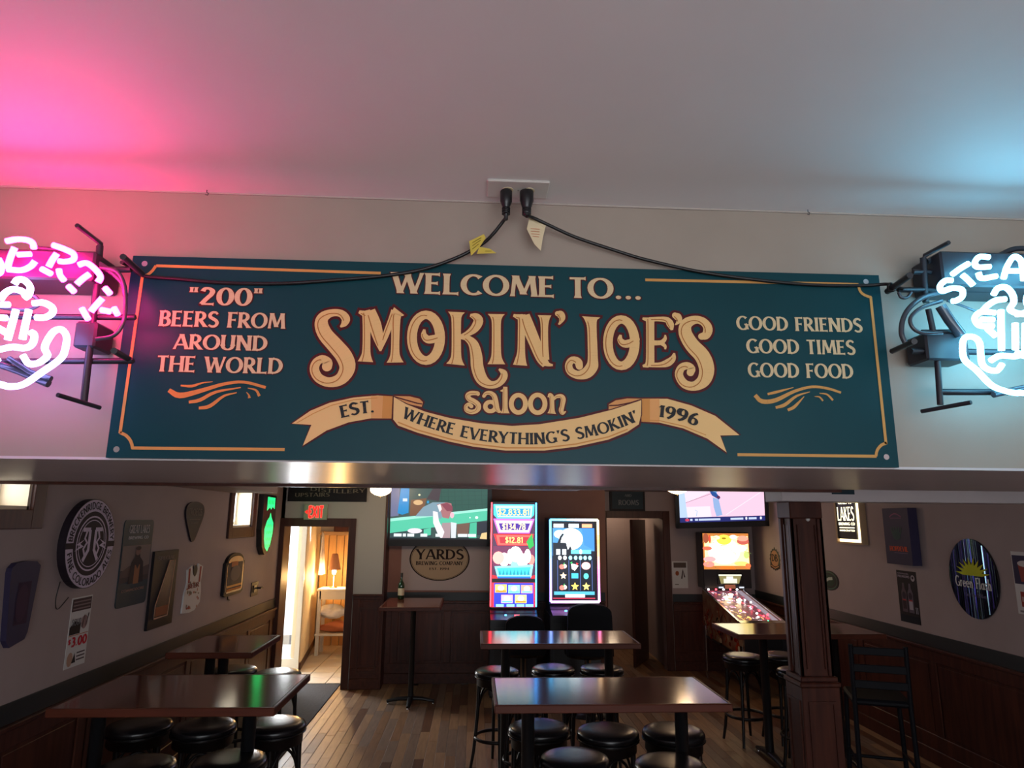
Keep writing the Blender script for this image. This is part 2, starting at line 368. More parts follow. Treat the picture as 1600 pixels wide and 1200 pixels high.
class PR:
    """flat print: coloured polygons in the (u,v) plane, layered by a fraction of a millimetre"""
    def __init__(s): s.p = []
    def poly(s, pts, col, z=1): s.p.append((list(pts), col, z)); return s
    def rect(s, u0, v0, u1, v1, col, z=1): return s.poly([(u0, v0), (u1, v0), (u1, v1), (u0, v1)], col, z)
    def ell(s, cu, cv, ru, rv, col, z=1, n=32, a0=0, a1=360):
        return s.poly([(cu+ru*cos(radians(a0+(a1-a0)*i/n)), cv+rv*sin(radians(a0+(a1-a0)*i/n))) for i in range(n if a1-a0 == 360 else n+1)], col, z)
    def line(s, pts, w, col, z=1, closed=False, k=0, capr=False):
        q = [(p[0], p[1], p[2] if len(p) > 2 else w) for p in pts]
        if k: q = cr(q, k, closed)
        for g in ribbon_polys(q, closed, capr): s.poly(g, col, z)
        return s
    def ring(s, cu, cv, ru, rv, w, col, z=1, n=36, a0=0, a1=360):
        full = a1-a0 == 360
        return s.line([(cu+ru*cos(radians(a0+(a1-a0)*i/n)), cv+rv*sin(radians(a0+(a1-a0)*i/n))) for i in range(n if full else n+1)], w, col, z, closed=full)
    def text(s, t, u0, v0, u1, h, col, z=2, th=.17, style='serif', warp=None, track=.06, v1=None, grow=0):
        """from (u0,v0) to (u1,v1 or v0), height h"""
        W_ = sum(G_(c)[0]+track for c in t)-track; v1 = v0 if v1 is None else v1
        x = 0
        for c in t:
            adv, ps = glyph_polys(c, th, style, grow)
            for g in ps:
                o = []
                for gx, gy in g:
                    f = (x+gx)/W_
                    if warp: o.append(warp(f, gy*h))
                    else: o.append((u0+(u1-u0)*f, v0+(v1-v0)*f+gy*h))
                s.poly(o, col, z)
            x += adv+track
        return s
    def build(s, name, fr, d=0, step=.0008, m='print', parent=None, label=None, clip=None):
        V = []; F = []; C_ = []
        for i_, (pts, col, z) in enumerate(s.p):
            ar = sum(a[0]*b[1]-b[0]*a[1] for a, b in zip(pts, pts[1:]+pts[:1]))
            if ar < 0: pts = pts[::-1]
            n = len(V); V += [fp(fr, u, v, d+(z+((i_*.6180339) % 1)*.85)*step) for u, v in pts]; F.append(tuple(range(n, n+len(pts)))); C_.append(col)
        me = bpy.data.meshes.new(name); me.from_pydata(V, [], F); me.materials.append(MATS[m])
        ca = me.color_attributes.new('Col', 'FLOAT_COLOR', 'CORNER'); k = 0; buf = []
        for f, c in zip(F, C_): buf += [*c, 1]*len(f)
        ca.data.foreach_set('color', buf); me.update()
        o = bpy.data.objects.new(name, me); COL.objects.link(o)
        if parent: o.parent = parent
        return setp(o, label)
def local(fr, o): # frame relative to an unrotated empty at o
    return (tuple(fr[0][i]-o[i] for i in range(3)), fr[1], fr[2], fr[3])

# ================================================================== THE SETTING
XL, XR, YH, YB = -2.4, 3.95, 2.0665, 3.45
ZC, ZB = 3.03, 2.40
def struct(name, mb, m, parent=None, label=None):
    return mb.build(name, m, parent, label, kind=None if parent else 'structure')
# floor: base, oak planks, tiles of the vestibule
floor = struct('floor', MB().box((XL-.1, -3.5, -.12), (XR+.1, 12.6, -.014)).box((-4, 9, -.12), (XL, 12.6, -.014)), 'floor_base')
planks = []; y_lo, y_hi = 4.9, 8.93; pw = .088
x = -1.62
while x < 1.9:
    y = y_lo-random.random()*.7
    while y < y_hi:
        L_ = random.choice((.55, .75, .95, 1.15)); a, b = max(y, y_lo), min(y+L_, y_hi)
        if b-a > .12: planks.append((x, a, b))
        y += L_
    x += pw
for x, a, b in planks[:300]:
    MB().box((x+.001, a+.001, -.014), (x+pw-.001, b-.001, random.uniform(-.0012, 0)), bev=.0015).build('plank', random.choice((PL[0], PL[1], PL[2], PL[3], PL[0], PL[1])), floor)
rest = MB()
x = -1.62
while x < XR:
    if x > 1.85:
        y = y_lo-random.random()*.7
        while y < 12.0:
            b = min(y+random.choice((.55, .95, 1.15)), 12.0)
            if b-y > .05: rest.box((x+.001, y+.001, -.014), (x+pw-.001, b-.001, -.0005), mi=random.randrange(4))
            y = b
    y = -3.4
    while y < y_lo:
        b = min(y+random.choice((.75, 1.15, 1.5)), y_lo)
        if b-y > .05: rest.box((x+.001, y+.001, -.014), (x+pw-.001, b-.001, -.0005), mi=random.randrange(4))
        y = b
    x += pw
rest.build('more_planks', PL, floor, kind='stuff')
tx = -3.3
while tx < -1.15:
    ty = 8.97
    while ty < 11.6:
        MB().box((tx+.004, ty+.004, -.014), (min(tx+.296, -1.11), min(ty+.296, 11.6), 0), bev=.003).build('tile', 'tile_beige', floor)
        ty += .3
    tx += .3
# ceilings
ceil = struct('ceiling', MB().box((XL-.2, -3.5, ZC), (XR+.2, YH, ZC+.15)), 'ceiling_paint')
struct('ceiling_back_room', MB().box((XL-.2, YB, ZB), (XR+.2, 12.6, ZB+.15)), 'wall_paint')
struct('ceiling_soffit_left', MB().box((XL, YB, 2.235), (-1.95, 6.85, ZB)), 'wall_paint')
# the header wall that carries the sign, its underside and the dark lip behind it
struct('wall_header', MB().box((XL, YH, 2.172), (XR, YB, ZC+.15)), 'header_paint')
struct('ceiling_header_underside', MB().box((XL, YH-.001, 2.164), (XR, YB-.02, 2.172)), 'soffit_paint')
lip = MB()
for i in range(26):
    x0 = XL+i*(XR-XL)/26; z = random.uniform(0, .002)
    lip.box((x0, YH-.004-z, ZC-.004-z), (x0+(XR-XL)/26, YH, ZC))
mat('lip_paint', (.42, .37, .33), .6); struct('trim_1', lip, 'lip_paint')
struct('trim_2', MB().box((XL, YB-.02, 2.150), (1.9, YB+.015, 2.19)), 'wood_dark_h')
struct('trim_3', MB().box((XL, YB+.05, 2.158), (1.9, YB+.075, 2.25)), 'soffit_paint')
# left wall with its two high windows
w1 = (3.05, 3.83, 2.03, 2.34); w2 = (6.93, 7.52, 1.90, 2.32); mb = MB()
for y0, y1, z0, z1 in ((-3.5, 8.95, 0, 1.9), (-3.5, w1[0], 1.9, 3.05), (w1[0], w1[1], 1.9, w1[2]), (w1[0], w1[1], w1[3], 3.05), (w1[1], w2[0], 1.9, 3.05), (w2[0], w2[1], w2[3], 3.05), (w2[1], 8.95, 1.9, 3.05)):
    mb.box((XL-.22, y0, z0), (XL, y1, z1))
wall_l = struct('wall_left', mb, 'wall_paint')
def high_window(n, w, cas):
    y0, y1, z0, z1 = w
    mb = MB()
    for a, b in (((XL-.21, y0, z0), (XL-.002, y0+.02, z1)), ((XL-.21, y1-.02, z0), (XL-.002, y1, z1)), ((XL-.21, y0, z0), (XL-.002, y1, z0+.02)), ((XL-.21, y0, z1-.02), (XL-.002, y1, z1))): mb.box(a, b)
    r = struct('window_%d' % n, mb, 'plaster_cream')
    sash = MB(); xs = XL-.17
    for a, b in (((xs-.02, y0+.02, z0+.02), (xs+.02, y0+.06, z1-.02)), ((xs-.02, y1-.06, z0+.02), (xs+.02, y1-.02, z1-.02)), ((xs-.02, y0+.06, z0+.02), (xs+.02, y1-.06, z0+.055)), ((xs-.02, (y0+y1)/2-.012, z0+.055), (xs+.02, (y0+y1)/2+.012, z1-.02))): sash.box(a, b)
    sash.build('sash', 'white_plate', r)
    MB().box((xs-.004, y0+.05, z0+.04), (xs+.002, y1-.05, z1-.03)).build('pane', 'glass', r)
    for a, b in (((XL, y0-cas, z0-cas), (XL+.022, y0, ZB)), ((XL, y1, z0-cas), (XL+.022, y1+cas, ZB)), ((XL, y0, z0-cas), (XL+.022, y1, z0))):
        MB().box(a, b, bev=.003).build('casing', 'wood_casing', r)
    return r
high_window(1, w1, .10); high_window(2, w2, .105)
# right wall
wall_r = struct('wall_right', MB().box((XR, -3.5, 0), (XR+.2, 12.6, 3.05)), 'wall_paint')
# front wall behind the photographer with the shopfront opening
struct('wall_front', MB().box((XL, -3.7, 0), (XR, -3.5, .8)).box((XL, -3.7, 2.8), (XR, -3.5, 3.1)).box((XL, -3.7, .8), (-1.6, -3.5, 2.8)).box((3.3, -3.7, .8), (XR, -3.5, 2.8)), 'wall_paint')
# back walls: door wall at 8.67, television wall at 8.95, right part at 9.6
dx0, dx1, dz = -2.355, -1.545, 1.905
wall_b = struct('wall_back', MB().box((XL, 8.67, dz), (-1.1, 8.95, ZB)).box((XL-.2, 8.67, 0), (dx0, 8.95, 2.5)).box((dx1, 8.67, 0), (-1.1, 8.95, dz)), 'wall_paint_cool')
wall_tv = struct('wall_back_television', MB().box((-1.1, 8.95, 0), (1.72, 9.1, ZB)), 'wall_paint_brown')
ox0, ox1, oz = 1.86, 2.66, 2.03
wall_br = struct('wall_back_right', MB().box((1.6, 9.1, 0), (1.72, 9.6, ZB)).box((1.6, 9.6, 0), (ox0, 9.75, ZB)).box((ox1, 9.6, 0), (XR, 9.75, ZB)).box((ox0, 9.6, oz), (ox1, 9.75, ZB)), 'wall_paint')
struct('wall_corridor', MB().box((1.3, 11.4, 0), (XR, 11.5, ZB)).box((1.3, 9.75, 0), (1.4, 11.4, ZB)).prism([(2.70, 9.75), (2.82, 9.75), (2.86, 11.4), (2.76, 11.4)], ((0, 0, 0), (1, 0, 0), (0, 1, 0), (0, 0, 1)), 0, ZB), 'wall_paint')
# corridor passage door, ajar
d2 = struct('door_2', MB().box((ox0-.1, 9.575, 0), (ox0, 9.6, oz+.1), bev=.004).box((ox1, 9.575, 0), (ox1+.1, 9.6, oz+.1), bev=.004).box((ox0, 9.575, oz), (ox1, 9.6, oz+.1), bev=.004), 'wood_casing')
lf = thing('door_leaf', None, None, (2.25, 9.76, .01), radians(62)); lf.parent = d2
MB().box((0, -.02, 0), (.74, .02, 2.0)).build('slab', 'wood_casing', lf)
MB().lathe([(.012, 0), (.012, .03), (.026, .04), (.026, .06), (.01, .07)], (.68, .02, 1.0), 12, axis='y').build('knob', 'brass', lf)
# vestibule
struct('wall_vestibule', MB().prism([(-2.30, 9.66), (-2.30, 9.78), (-2.56, 11.75), (-2.70, 11.75), (-2.42, 9.66)], ((0, 0, 0), (1, 0, 0), (0, 1, 0), (0, 0, 1)), 0, 2.3)
       .box((-2.7, 11.6, 0), (-1.0, 11.75, 2.35)).box((-1.2, 8.95, 0), (-1.1, 11.6, 2.35)).box((-3.4, 8.95, 0), (-3.3, 9.65, 2.35)).box((-3.4, 8.8, 0), (-2.6, 8.95, 2.35)), 'plaster_cream')
struct('trim_4', MB().prism([(-2.296, 9.67), (-2.555, 11.6), (-2.535, 11.6), (-2.28, 9.67)], ((0, 0, 0), (1, 0, 0), (0, 1, 0), (0, 0, 1)), 0, .1), 'wood_dark')
# exit door of glass
d1 = struct('door_1', MB().box((-3.3, 9.62, 0), (-3.24, 9.68, 2.3)).box((-2.36, 9.62, 0), (-2.30, 9.68, 2.3)).box((-3.3, 9.62, 2.12), (-2.3, 9.68, 2.3)), 'white_plate')
g = thing('door_leaf', None, None, (0, 0, 0)); g.parent = d1
MB().box((-3.24, 9.63, .02), (-3.16, 9.67, 2.12)).box((-2.66, 9.63, .02), (-2.60, 9.67, 2.12)).box((-3.16, 9.63, .02), (-2.36, 9.67, .16)).box((-3.16, 9.63, 2.04), (-2.36, 9.67, 2.12)).build('leaf_frame', 'white_plate', g)
MB().box((-3.16, 9.647, .16), (-2.36, 9.653, 2.04)).build('pane', 'glass', g)
MB().box((-3.12, 9.58, .98), (-2.64, 9.60, 1.02), bev=.004).box((-3.12, 9.58, .985), (-3.10, 9.64, 1.015)).box((-2.66, 9.58, .985), (-2.64, 9.64, 1.015)).build('push_bar', 'chrome', g)
struct('ground', MB().box((-12, 9.7, -.2), (-2.7, 30, -.05)), 'ground_out')
# casing of the doorway to the vestibule
MB().box((dx0-.045, 8.645, 0), (dx0+.012, 8.67, dz+.09), bev=.004).box((dx0-.045, 8.67, 0), (dx0+.012, 8.95, dz)).build('door_casing', 'wood_casing', wall_b)
MB().box((dx1-.012, 8.645, 0), (dx1+.075, 8.67, dz+.09), bev=.004).box((dx1-.012, 8.67, 0), (dx1, 8.95, dz)).build('door_casing', 'wood_casing', wall_b)
MB().box((dx0, 8.645, dz-.012), (dx1, 8.67, dz+.09), bev=.004).build('door_casing', 'wood_casing', wall_b)
# wainscot: every board, rail, stile and panel a piece of its wall
def wains(par, side, a0, a1, face, ztop=1.05, band=.105, pitch=.78, first=0.0, rail=.12):
    """a runs along the wall; face is the wall plane"""
    def bx(u0, u1, z0, z1, d0, d1, nm, m, bev=.004):
        if side == 'left': p, q = (face+d0, u0, z0), (face+d1, u1, z1)
        elif side == 'right': p, q = (face-d1, u0, z0), (face-d0, u1, z1)
        else: p, q = (u0, face-d1, z0), (u1, face-d0, z1)
        return MB().box(p, q, bev=bev).build(nm, m, par)
    H = 'wood_dark' if side != 'back' else 'wood_dark_h'
    zb = ztop-band
    if band: bx(a0, a1, zb, ztop, 0, .012, 'black_band', 'band_black', .002)
    bx(a0, a1, 0, zb, 0, .012, 'backing_board', H, 0)
    bx(a0, a1, zb-.025, zb, .012, .045, 'cap_rail', H)
    bx(a0, a1, zb-rail, zb-.025, .012, .026, 'top_rail', H)
    bx(a0, a1, .12, .24, .012, .024, 'bottom_rail', H); bx(a0, a1, 0, .12, .012, .032, 'skirting', H)
    a = a0+first
    while a < a1-.12:
        b = min(a+pitch, a1)
        bx(a, min(a+.09, a1), .24, zb-rail, .012, .024, 'stile', 'wood_dark')
        if b-a > .26:
            bx(a+.115, b-.025, .265, zb-rail-.025, .012, .019, 'panel', 'wood_dark', .006)
        a = b
wains(wall_l, 'left', 2.2, 8.64, XL, 1.045)
wains(wall_r, 'right', 2.2, 9.6, XR, 1.06, pitch=1.1, first=.35)
wains(wall_tv, 'back', -1.1, 1.7, 8.95, 1.085, pitch=.66, first=.08)
wains(wall_br, 'back', 2.77, XR, 9.6, 1.0, pitch=.6)
wains(wall_b, 'back', -1.46, -1.1, 8.67, 1.09, band=0, pitch=.36, rail=.06)
MB().box((-1.112, 8.64, 0), (-1.085, 8.95, ZB), bev=.003).build('corner_board', 'wood_dark', wall_b)
# mouldings around the pier panel
for a, b in (((-1.385, 8.637, .18), (-1.16, 8.652, .20)), ((-1.385, 8.637, .92), (-1.16, 8.652, .94)), ((-1.385, 8.637, .20), (-1.37, 8.652, .92)), ((-1.175, 8.637, .20), (-1.16, 8.652, .92))):
    MB().box(a, b).build('moulding', 'wood_casing', wall_b)
# beam and column on the right
struct('ceiling_beam', MB().box((1.978, 4.30, 2.128), (XR, 4.55, ZB), bev=.004), 'soffit_paint')
colr = thing('column', None, None, (2.145, 4.42, 0)); colr['kind'] = 'structure'
MB().box((-.085, -.075, 0), (.085, .075, 2.128)).build('shaft', 'wood_dark', colr)
for sx in (-1, 1):
    MB().box((sx*.105, -.09, 1.06), (sx*.07, -.075, 2.02), bev=.003).box((sx*.063, -.088, 1.1), (sx*.052, -.075, 1.98), bev=.003).build('stile', 'wood_dark', colr)
    for y0 in (-.09, .055):
        MB().box((sx*.105, y0, 1.06), (sx*.085, y0+.035, 2.02), bev=.003).build('stile', 'wood_dark', colr)
    MB().box((sx*.098, -.04, 1.1), (sx*.085, -.028, 1.98)).box((sx*.098, .025, 1.1), (sx*.085, .037, 1.98)).box((sx*.092, -.02, 1.1), (sx*.085, .018, 1.98)).build('flute', 'wood_dark', colr)
MB().box((-.108, -.095, 2.02), (.108, .095, 2.128), bev=.006).build('capital', 'wood_dark', colr)
MB().box((-.12, -.11, 0), (.12, .11, 1.0), bev=.004).build('pedestal', 'wood_dark', colr)
MB().box((-.13, -.12, 1.0), (.13, .12, 1.03), bev=.008).box((-.118, -.105, 1.03), (.118, .105, 1.06), bev=.006).build('moulding', 'wood_dark', colr)
for a, b in (((-.085, -.118, .10), (-.07, -.11, .92)), ((.07, -.118, .10), (.085, -.11, .92)), ((-.07, -.118, .905), (.07, -.11, .92)), ((-.07, -.118, .10), (.07, -.11, .115)),
             ((-.128, -.08, .10), (-.12, -.065, .92)), ((-.128, .065, .10), (-.12, .08, .92)), ((-.128, -.065, .905), (-.12, .065, .92))):
    MB().box(a, b).build('panel_bead', 'wood_dark', colr)

# ================================================================== THE SALOON SIGN
YS = YH-.022
def P(px, py, Y=YS):
    p = at(px, py, 1, Y); return (p[0], p[2])
S1 = (P(800, 600)[0]-P(700, 600)[0])/100          # metres per pixel on the sign
TEXT_CREAM = sR(214, 190, 150); CREAM = sR(232, 190, 128); ORANGE = sR(206, 140, 70); RED = sR(78, 12, 20); INK = sR(28, 28, 34); LINE = sR(204, 150, 84); SHADE = sR(176, 108, 52)
fs = ((0, YS, 0), (1, 0, 0), (0, 0, 1), (0, -1, 0))
sign = thing('saloon_sign', 'long dark green painted wooden sign welcoming guests to a saloon, on the header wall', 'sign', (.12, YH, 2.18))
so = (.12, YH, 2.18); fls = local(fs, so)
bd = MB().prism([P(165, 715), P(1405, 730.5), P(1373, 430), P(208, 399.5)], fls, -.019, 0)
bd.build('board', 'sign_green', sign)
def c3(x, y): return P(440+x/4, 400+y/4)
def c4(x, y): return P(780+x/4, 400+y/4)
def c6(x, y): return P(720+x/6.317, 470+y/6.317)
def stroke(pr, cf, pts, scale, ol):
    """a display-letter stroke: dark outline, cream face, brown inline on the left flank"""
    sm = cr(pts, 4)
    u = S1/scale
    def conv(q, f=1, add=0, dx=0, dy=0):
        o = []
        for x, y, w in q:
            a = cf(x+dx*w, y+dy*w); o.append((a[0], a[1], w*u*f+add))
        return o
    q = conv(sm, 1, 2*ol*u); k = [q[0], q[-1]]
    for e, (a, b) in ((0, (q[0], q[1])), (-1, (q[-1], q[-2]))):
        l = hypot(a[0]-b[0], a[1]-b[1]) or 1; n_ = (a[0]+(a[0]-b[0])/l*ol*u, a[1]+(a[1]-b[1])/l*ol*u, a[2])
        up_ = len(pts) <= 6 and abs(sm[e][1]-sm[1 if e == 0 else -2][1]) > abs(sm[e][0]-sm[1 if e == 0 else -2][0])
        if sm[e][2] >= 75 or sm[e][2] < 25 or up_: q = [n_]+q if e == 0 else q+[n_]
        else: pr.ell(a[0], a[1], a[2]/2, a[2]/2, RED, 1, 16)
    for g in ribbon_polys(q): pr.poly(g, RED, 1)
    for g in ribbon_polys(conv(sm), capr=False): pr.poly(g, CREAM, 3)
    p0, p1 = sm[0], sm[-1]
    def upright(i): a, b = (sm[0], sm[1]) if i == 0 else (sm[-1], sm[-2]); return abs(a[1]-b[1]) > abs(a[0]-b[0]) and len(pts) <= 6
    for i, p in enumerate((p0, p1)):
        if p[2] > 25 and p[2] < 75 and not upright(i):
            a = cf(p[0], p[1]); pr.ell(a[0], a[1], p[2]*u*.5, p[2]*u*.5, CREAM, 3, 14)
    n = len(sm); inner = sm[max(1, n//10):n-max(1, n//10)]
    if len(inner) > 3 and max(p[2] for p in pts) > 40:
        q = [(x-.27*w, y+.10*w, 1) for x, y, w in inner if w > 30]
        q = [(*cf(x, y), 6*u if scale == 4 else 5*u) for x, y, _ in q]
        if len(q) > 2:
            for g in ribbon_polys(q): pr.poly(g, SHADE, 4)
def ellst(cx, cy, rx, ry, ws, wt, n=28):
    return [(cx+rx*cos(2*pi*i/n), cy-ry*sin(2*pi*i/n), wt+(ws-wt)*abs(cos(2*pi*i/n))) for i in range(n)]
def ellstroke(pr, cf, e, scale, ol):
    u = S1/scale; q = [(*cf(x, y), w*u) for x, y, w in e]
    for g in ribbon_polys([(a, b, w+2*ol*u) for a, b, w in q], True): pr.poly(g, RED, 1)
    for g in ribbon_polys(q, True): pr.poly(g, CREAM, 3)
    cx = sum(p[0] for p in e)/len(e); cy = sum(p[1] for p in e)/len(e)
    iq = [(*cf(x-.22*w, y+.06*w), (6 if scale == 4 else 5)*u) for x, y, w in e if x < cx+20]
    if scale == 4:
        for g in ribbon_polys(iq): pr.poly(g, SHADE, 4)
D3 = [
 [(368, 445, 10), (392, 425, 40), (402, 393, 54), (370, 360, 48), (312, 358, 50), (262, 385, 72), (250, 430, 84), (275, 492, 92), (335, 560, 98), (392, 630, 102), (412, 700, 98), (372, 768, 78), (300, 790, 62), (235, 765, 58), (207, 715, 58), (218, 668, 55), (255, 645, 50), (288, 665, 58), (285, 692, 62)],
 [(525, 343, 60), (530, 372, 50), (532, 500, 48), (530, 600, 52), (527, 640, 74), (525, 662, 96)], [(484, 350, 20), (512, 360, 36), (548, 372, 56)],
 [(553, 342, 66), (583, 430, 80), (606, 520, 60), (618, 596, 10)], [(618, 596, 10), (650, 500, 38), (688, 400, 42), (712, 345, 56)],
 [(735, 346, 84), (716, 378, 62), (712, 500, 52), (710, 600, 54), (710, 640, 74), (710, 667, 106)],
 [(1000, 505, 40), (950, 520, 52), (912, 522, 50), (890, 495, 38), (893, 460, 14)],
 [(1093, 352, 108), (1092, 374, 74), (1092, 420, 60), (1092, 600, 60), (1090, 650, 78), (1087, 680, 116)],
 [(1178, 372, 18), (1212, 382, 52), (1230, 408, 62), (1205, 455, 55), (1160, 488, 36), (1118, 505, 24)],
 [(1115, 508, 24), (1158, 515, 40), (1198, 552, 62), (1216, 620, 74), (1224, 700, 78), (1252, 772, 74), (1302, 805, 52), (1352, 798, 46), (1384, 765, 48), (1388, 732, 42), (1358, 708, 12)],
 [(1342, 365, 108), (1342, 387, 74), (1342, 430, 58), (1342, 600, 60), (1342, 648, 78), (1342, 678, 112)]]
D4 = [
 [(135, 371, 60), (140, 400, 50), (138, 500, 46), (137, 600, 50), (132, 655, 72), (130, 684, 90)], [(88, 372, 18), (112, 380, 32), (142, 388, 50)],
 [(158, 371, 66), (180, 440, 80), (225, 550, 76), (262, 640, 66), (292, 682, 50)], [(285, 670, 40), (310, 680, 24), (335, 684, 12)],
 [(283, 372, 88), (283, 398, 62), (282, 450, 48), (283, 560, 48), (288, 650, 50)],
 [(365, 362, 36), (382, 368, 52), (392, 390, 42), (382, 416, 20), (370, 430, 10)],
 [(573, 382, 118), (573, 403, 80), (578, 450, 62), (582, 560, 62), (584, 640, 64), (580, 690, 76), (545, 732, 72), (492, 745, 54), (445, 722, 52), (434, 680, 46), (458, 650, 44), (492, 662, 50), (500, 690, 46)], [(596, 690, 44), (618, 690, 12)],
 [(858, 522, 40), (820, 545, 52), (780, 550, 50), (755, 526, 38), (757, 494, 14)],
 [(940, 388, 60), (942, 420, 54), (942, 640, 54), (938, 690, 66)], [(894, 392, 14), (925, 400, 30)], [(895, 690, 14), (925, 684, 32)],
 [(940, 398, 30), (1000, 396, 32), (1048, 402, 40), (1068, 430, 48), (1078, 465, 16)], [(962, 545, 34), (1010, 542, 30), (1034, 520, 24), (1036, 495, 10)], [(1010, 545, 28), (1034, 564, 22), (1036, 585, 10)],
 [(940, 682, 30), (1000, 682, 32), (1050, 670, 48), (1084, 642, 38), (1092, 608, 12)],
 [(1098, 374, 42), (1114, 384, 52), (1122, 404, 38), (1110, 422, 18), (1098, 432, 8)],
 [(1262, 505, 44), (1290, 495, 56), (1302, 455, 62), (1276, 415, 56), (1225, 400, 54), (1170, 425, 74), (1160, 480, 88), (1200, 555, 98), (1268, 630, 104), (1294, 710, 100), (1274, 780, 84), (1215, 815, 60), (1155, 800, 58), (1122, 748, 54), (1135, 702, 50), (1172, 687, 48), (1200, 705, 50), (1192, 730, 48)]]
for idx, src, cf, el in (((0,), D3, c3, None), ((1, 2, 3, 4, 5), D3, c3, None), ((6,), D3, c3, (903, 512, 88, 143)), ((7, 8, 9), D3, c3, None), ((10,), D3, c3, None),
                         ((0, 1, 2, 3, 4), D4, c4, None), ((5,), D4, c4, None), ((6, 7), D4, c4, None), ((8,), D4, c4, (762, 543, 84, 145)), ((9, 10, 11, 12, 13, 14, 15), D4, c4, None), ((16,), D4, c4, None), ((17,), D4, c4, None)):
    lt = PR()
    if el: ellstroke(lt, cf, ellst(*el, 62, 56), 4, 17)
    for k in idx: stroke(lt, cf, src[k], 4, 17)
    lt.build('display_letter', fls, d=.0001*(src is D4)+.00005*idx[0], m='print_paint', parent=sign)
D6 = [[(160, 935, 25), (170, 918, 40), (140, 912, 42), (95, 915, 45), (68, 938, 48), (85, 972, 52), (130, 995, 52), (168, 1025, 52), (172, 1062, 52), (145, 1090, 46), (100, 1098, 45), (58, 1078, 44), (52, 1042, 36), (80, 1022, 36), (104, 1042, 40)],
 [(228, 942, 34), (250, 915, 36), (290, 912, 42), (328, 940, 50), (345, 1000, 52), (355, 1060, 52), (378, 1092, 34), (398, 1095, 12)],
 [(440, 850, 40), (438, 880, 46), (437, 950, 50), (437, 1050, 50), (437, 1088, 66), (437, 1112, 90)], [(390, 890, 10), (425, 888, 34)],
 [(882, 935, 48), (896, 955, 46), (900, 1050, 46), (898, 1088, 60), (896, 1115, 86)], [(856, 950, 10), (885, 935, 30)], [(905, 985, 22), (940, 950, 32), (985, 942, 42), (1010, 970, 50), (1000, 1040, 44), (990, 1082, 48), (1005, 1112, 32), (1035, 1092, 10)]]
lt = PR()
for q in D6: stroke(lt, c6, q, 6.317, 16)
for e in (ellst(292, 1045, 50, 46, 44, 40), ellst(568, 1018, 70, 86, 48, 44), ellst(758, 1018, 72, 88, 48, 44)): ellstroke(lt, c6, e, 6.317, 16)
lt.build('saloon_lettering', fls, m='print_paint', parent=sign, label='smaller cream lower-case lettering')
def signtext(t, p0, p1, h, col=TEXT_CREAM, edge=RED, lbl=None, th=.18):
    a, b = P(*p0), P(*p1); q = PR()
    if edge: q.text(t, a[0], a[1]-.0006, b[0]+.001, h*S1, edge, 1, th, v1=b[1]-.0006, grow=.07)
    q.text(t, a[0], a[1], b[0], h*S1, col, 2, th, v1=b[1])
    return q.build('lettering', fls, m='print_paint', parent=sign, label=lbl)
signtext('"200"', (294, 476.5), (410.5, 478.5), 29)
signtext('BEERS FROM', (248.5, 509.5), (445, 514), 25)
signtext('AROUND', (271, 545.5), (417, 548.5), 24)
signtext('THE WORLD', (244, 580.5), (441, 584.5), 25)
signtext('WELCOME TO...', (612.5, 458), (1003.5, 468.5), 35)
signtext('GOOD FRIENDS', (1151, 515.5), (1347.5, 519.5), 23.5, edge=None)
signtext('GOOD TIMES', (1166.6, 552), (1336.5, 554.5), 24, edge=None)
signtext('GOOD FOOD', (1169, 589.5), (1333.5, 591.7), 24, edge=None)
# ribbon banner
PX = lambda L_: [P(*p) for p in L_]
bn = PR()
tl = [c3(*p) for p in ((65, 1048), (180, 968), (300, 918), (450, 885), (600, 872), (695, 878), (687, 1016), (560, 1015), (420, 1040), (280, 1092), (133, 1186), (187, 1056))]
tr = [c4(*p) for p in ((888, 893), (1050, 893), (1200, 935), (1350, 1000), (1500, 1120), (1380, 1122), (1420, 1228), (1300, 1142), (1150, 1078), (1000, 1042), (888, 1036))]
md = PX(((615, 620), (635, 631), (665, 643), (702, 652.5), (752, 661), (800, 665), (842, 662.5), (905, 652.5), (955, 640), (980, 632), (1002, 625), (1002, 648), (998, 664), (980, 676), (950, 688), (900, 699), (850, 705), (790, 705), (740, 699), (702, 691), (652, 677), (622, 666), (614, 656)))
fl_ = [c3(*p) for p in ((703, 876), (800, 878), (862, 893), (884, 915), (876, 944), (800, 928), (740, 905))]
fr_ = [c4(*p) for p in ((888, 893), (800, 891), (728, 903), (684, 928), (682, 970), (760, 955), (830, 930))]
for q in (tl, tr, md, fl_, fr_): bn.line([(x, y) for x, y in q], .0125, RED, 1, closed=True)
bn.poly(tl, CREAM, 2).poly(tr, CREAM, 2)
bn.poly([c3(*p) for p in ((560, 874), (695, 878), (687, 1016), (560, 1015))], sR(222, 160, 98), 3).poly([c3(*p) for p in ((635, 875), (695, 878), (687, 1016), (628, 1015))], ORANGE, 4)
bn.poly([c4(*p) for p in ((888, 893), (1000, 892), (1000, 1042), (888, 1036))], sR(222, 160, 98), 3).poly([c4(*p) for p in ((888, 893), (940, 892), (940, 1038), (888, 1036))], ORANGE, 4)
bn.poly(fl_, sR(214, 150, 90), 3).poly(fr_, sR(214, 150, 90), 3)
bn.line([c3(*p) for p in ((703, 880), (780, 902), (850, 922), (878, 926))], .004, RED, 4).line([c4(*p) for p in ((886, 898), (820, 918), (740, 934), (686, 936))], .004, RED, 4)
bn.poly(md, CREAM, 5); bn.line(md, .003, RED, 6, closed=True)
bn.line(PX(((622, 660), (652, 672), (702, 686), (740, 694), (790, 700), (850, 700), (900, 694), (950, 683), (980, 671))), .004, ORANGE, 6)
for q in (((95, 1045), (200, 985), (310, 935), (450, 900), (600, 888)),): bn.line([c3(*p) for p in q], .0025, ORANGE, 3)
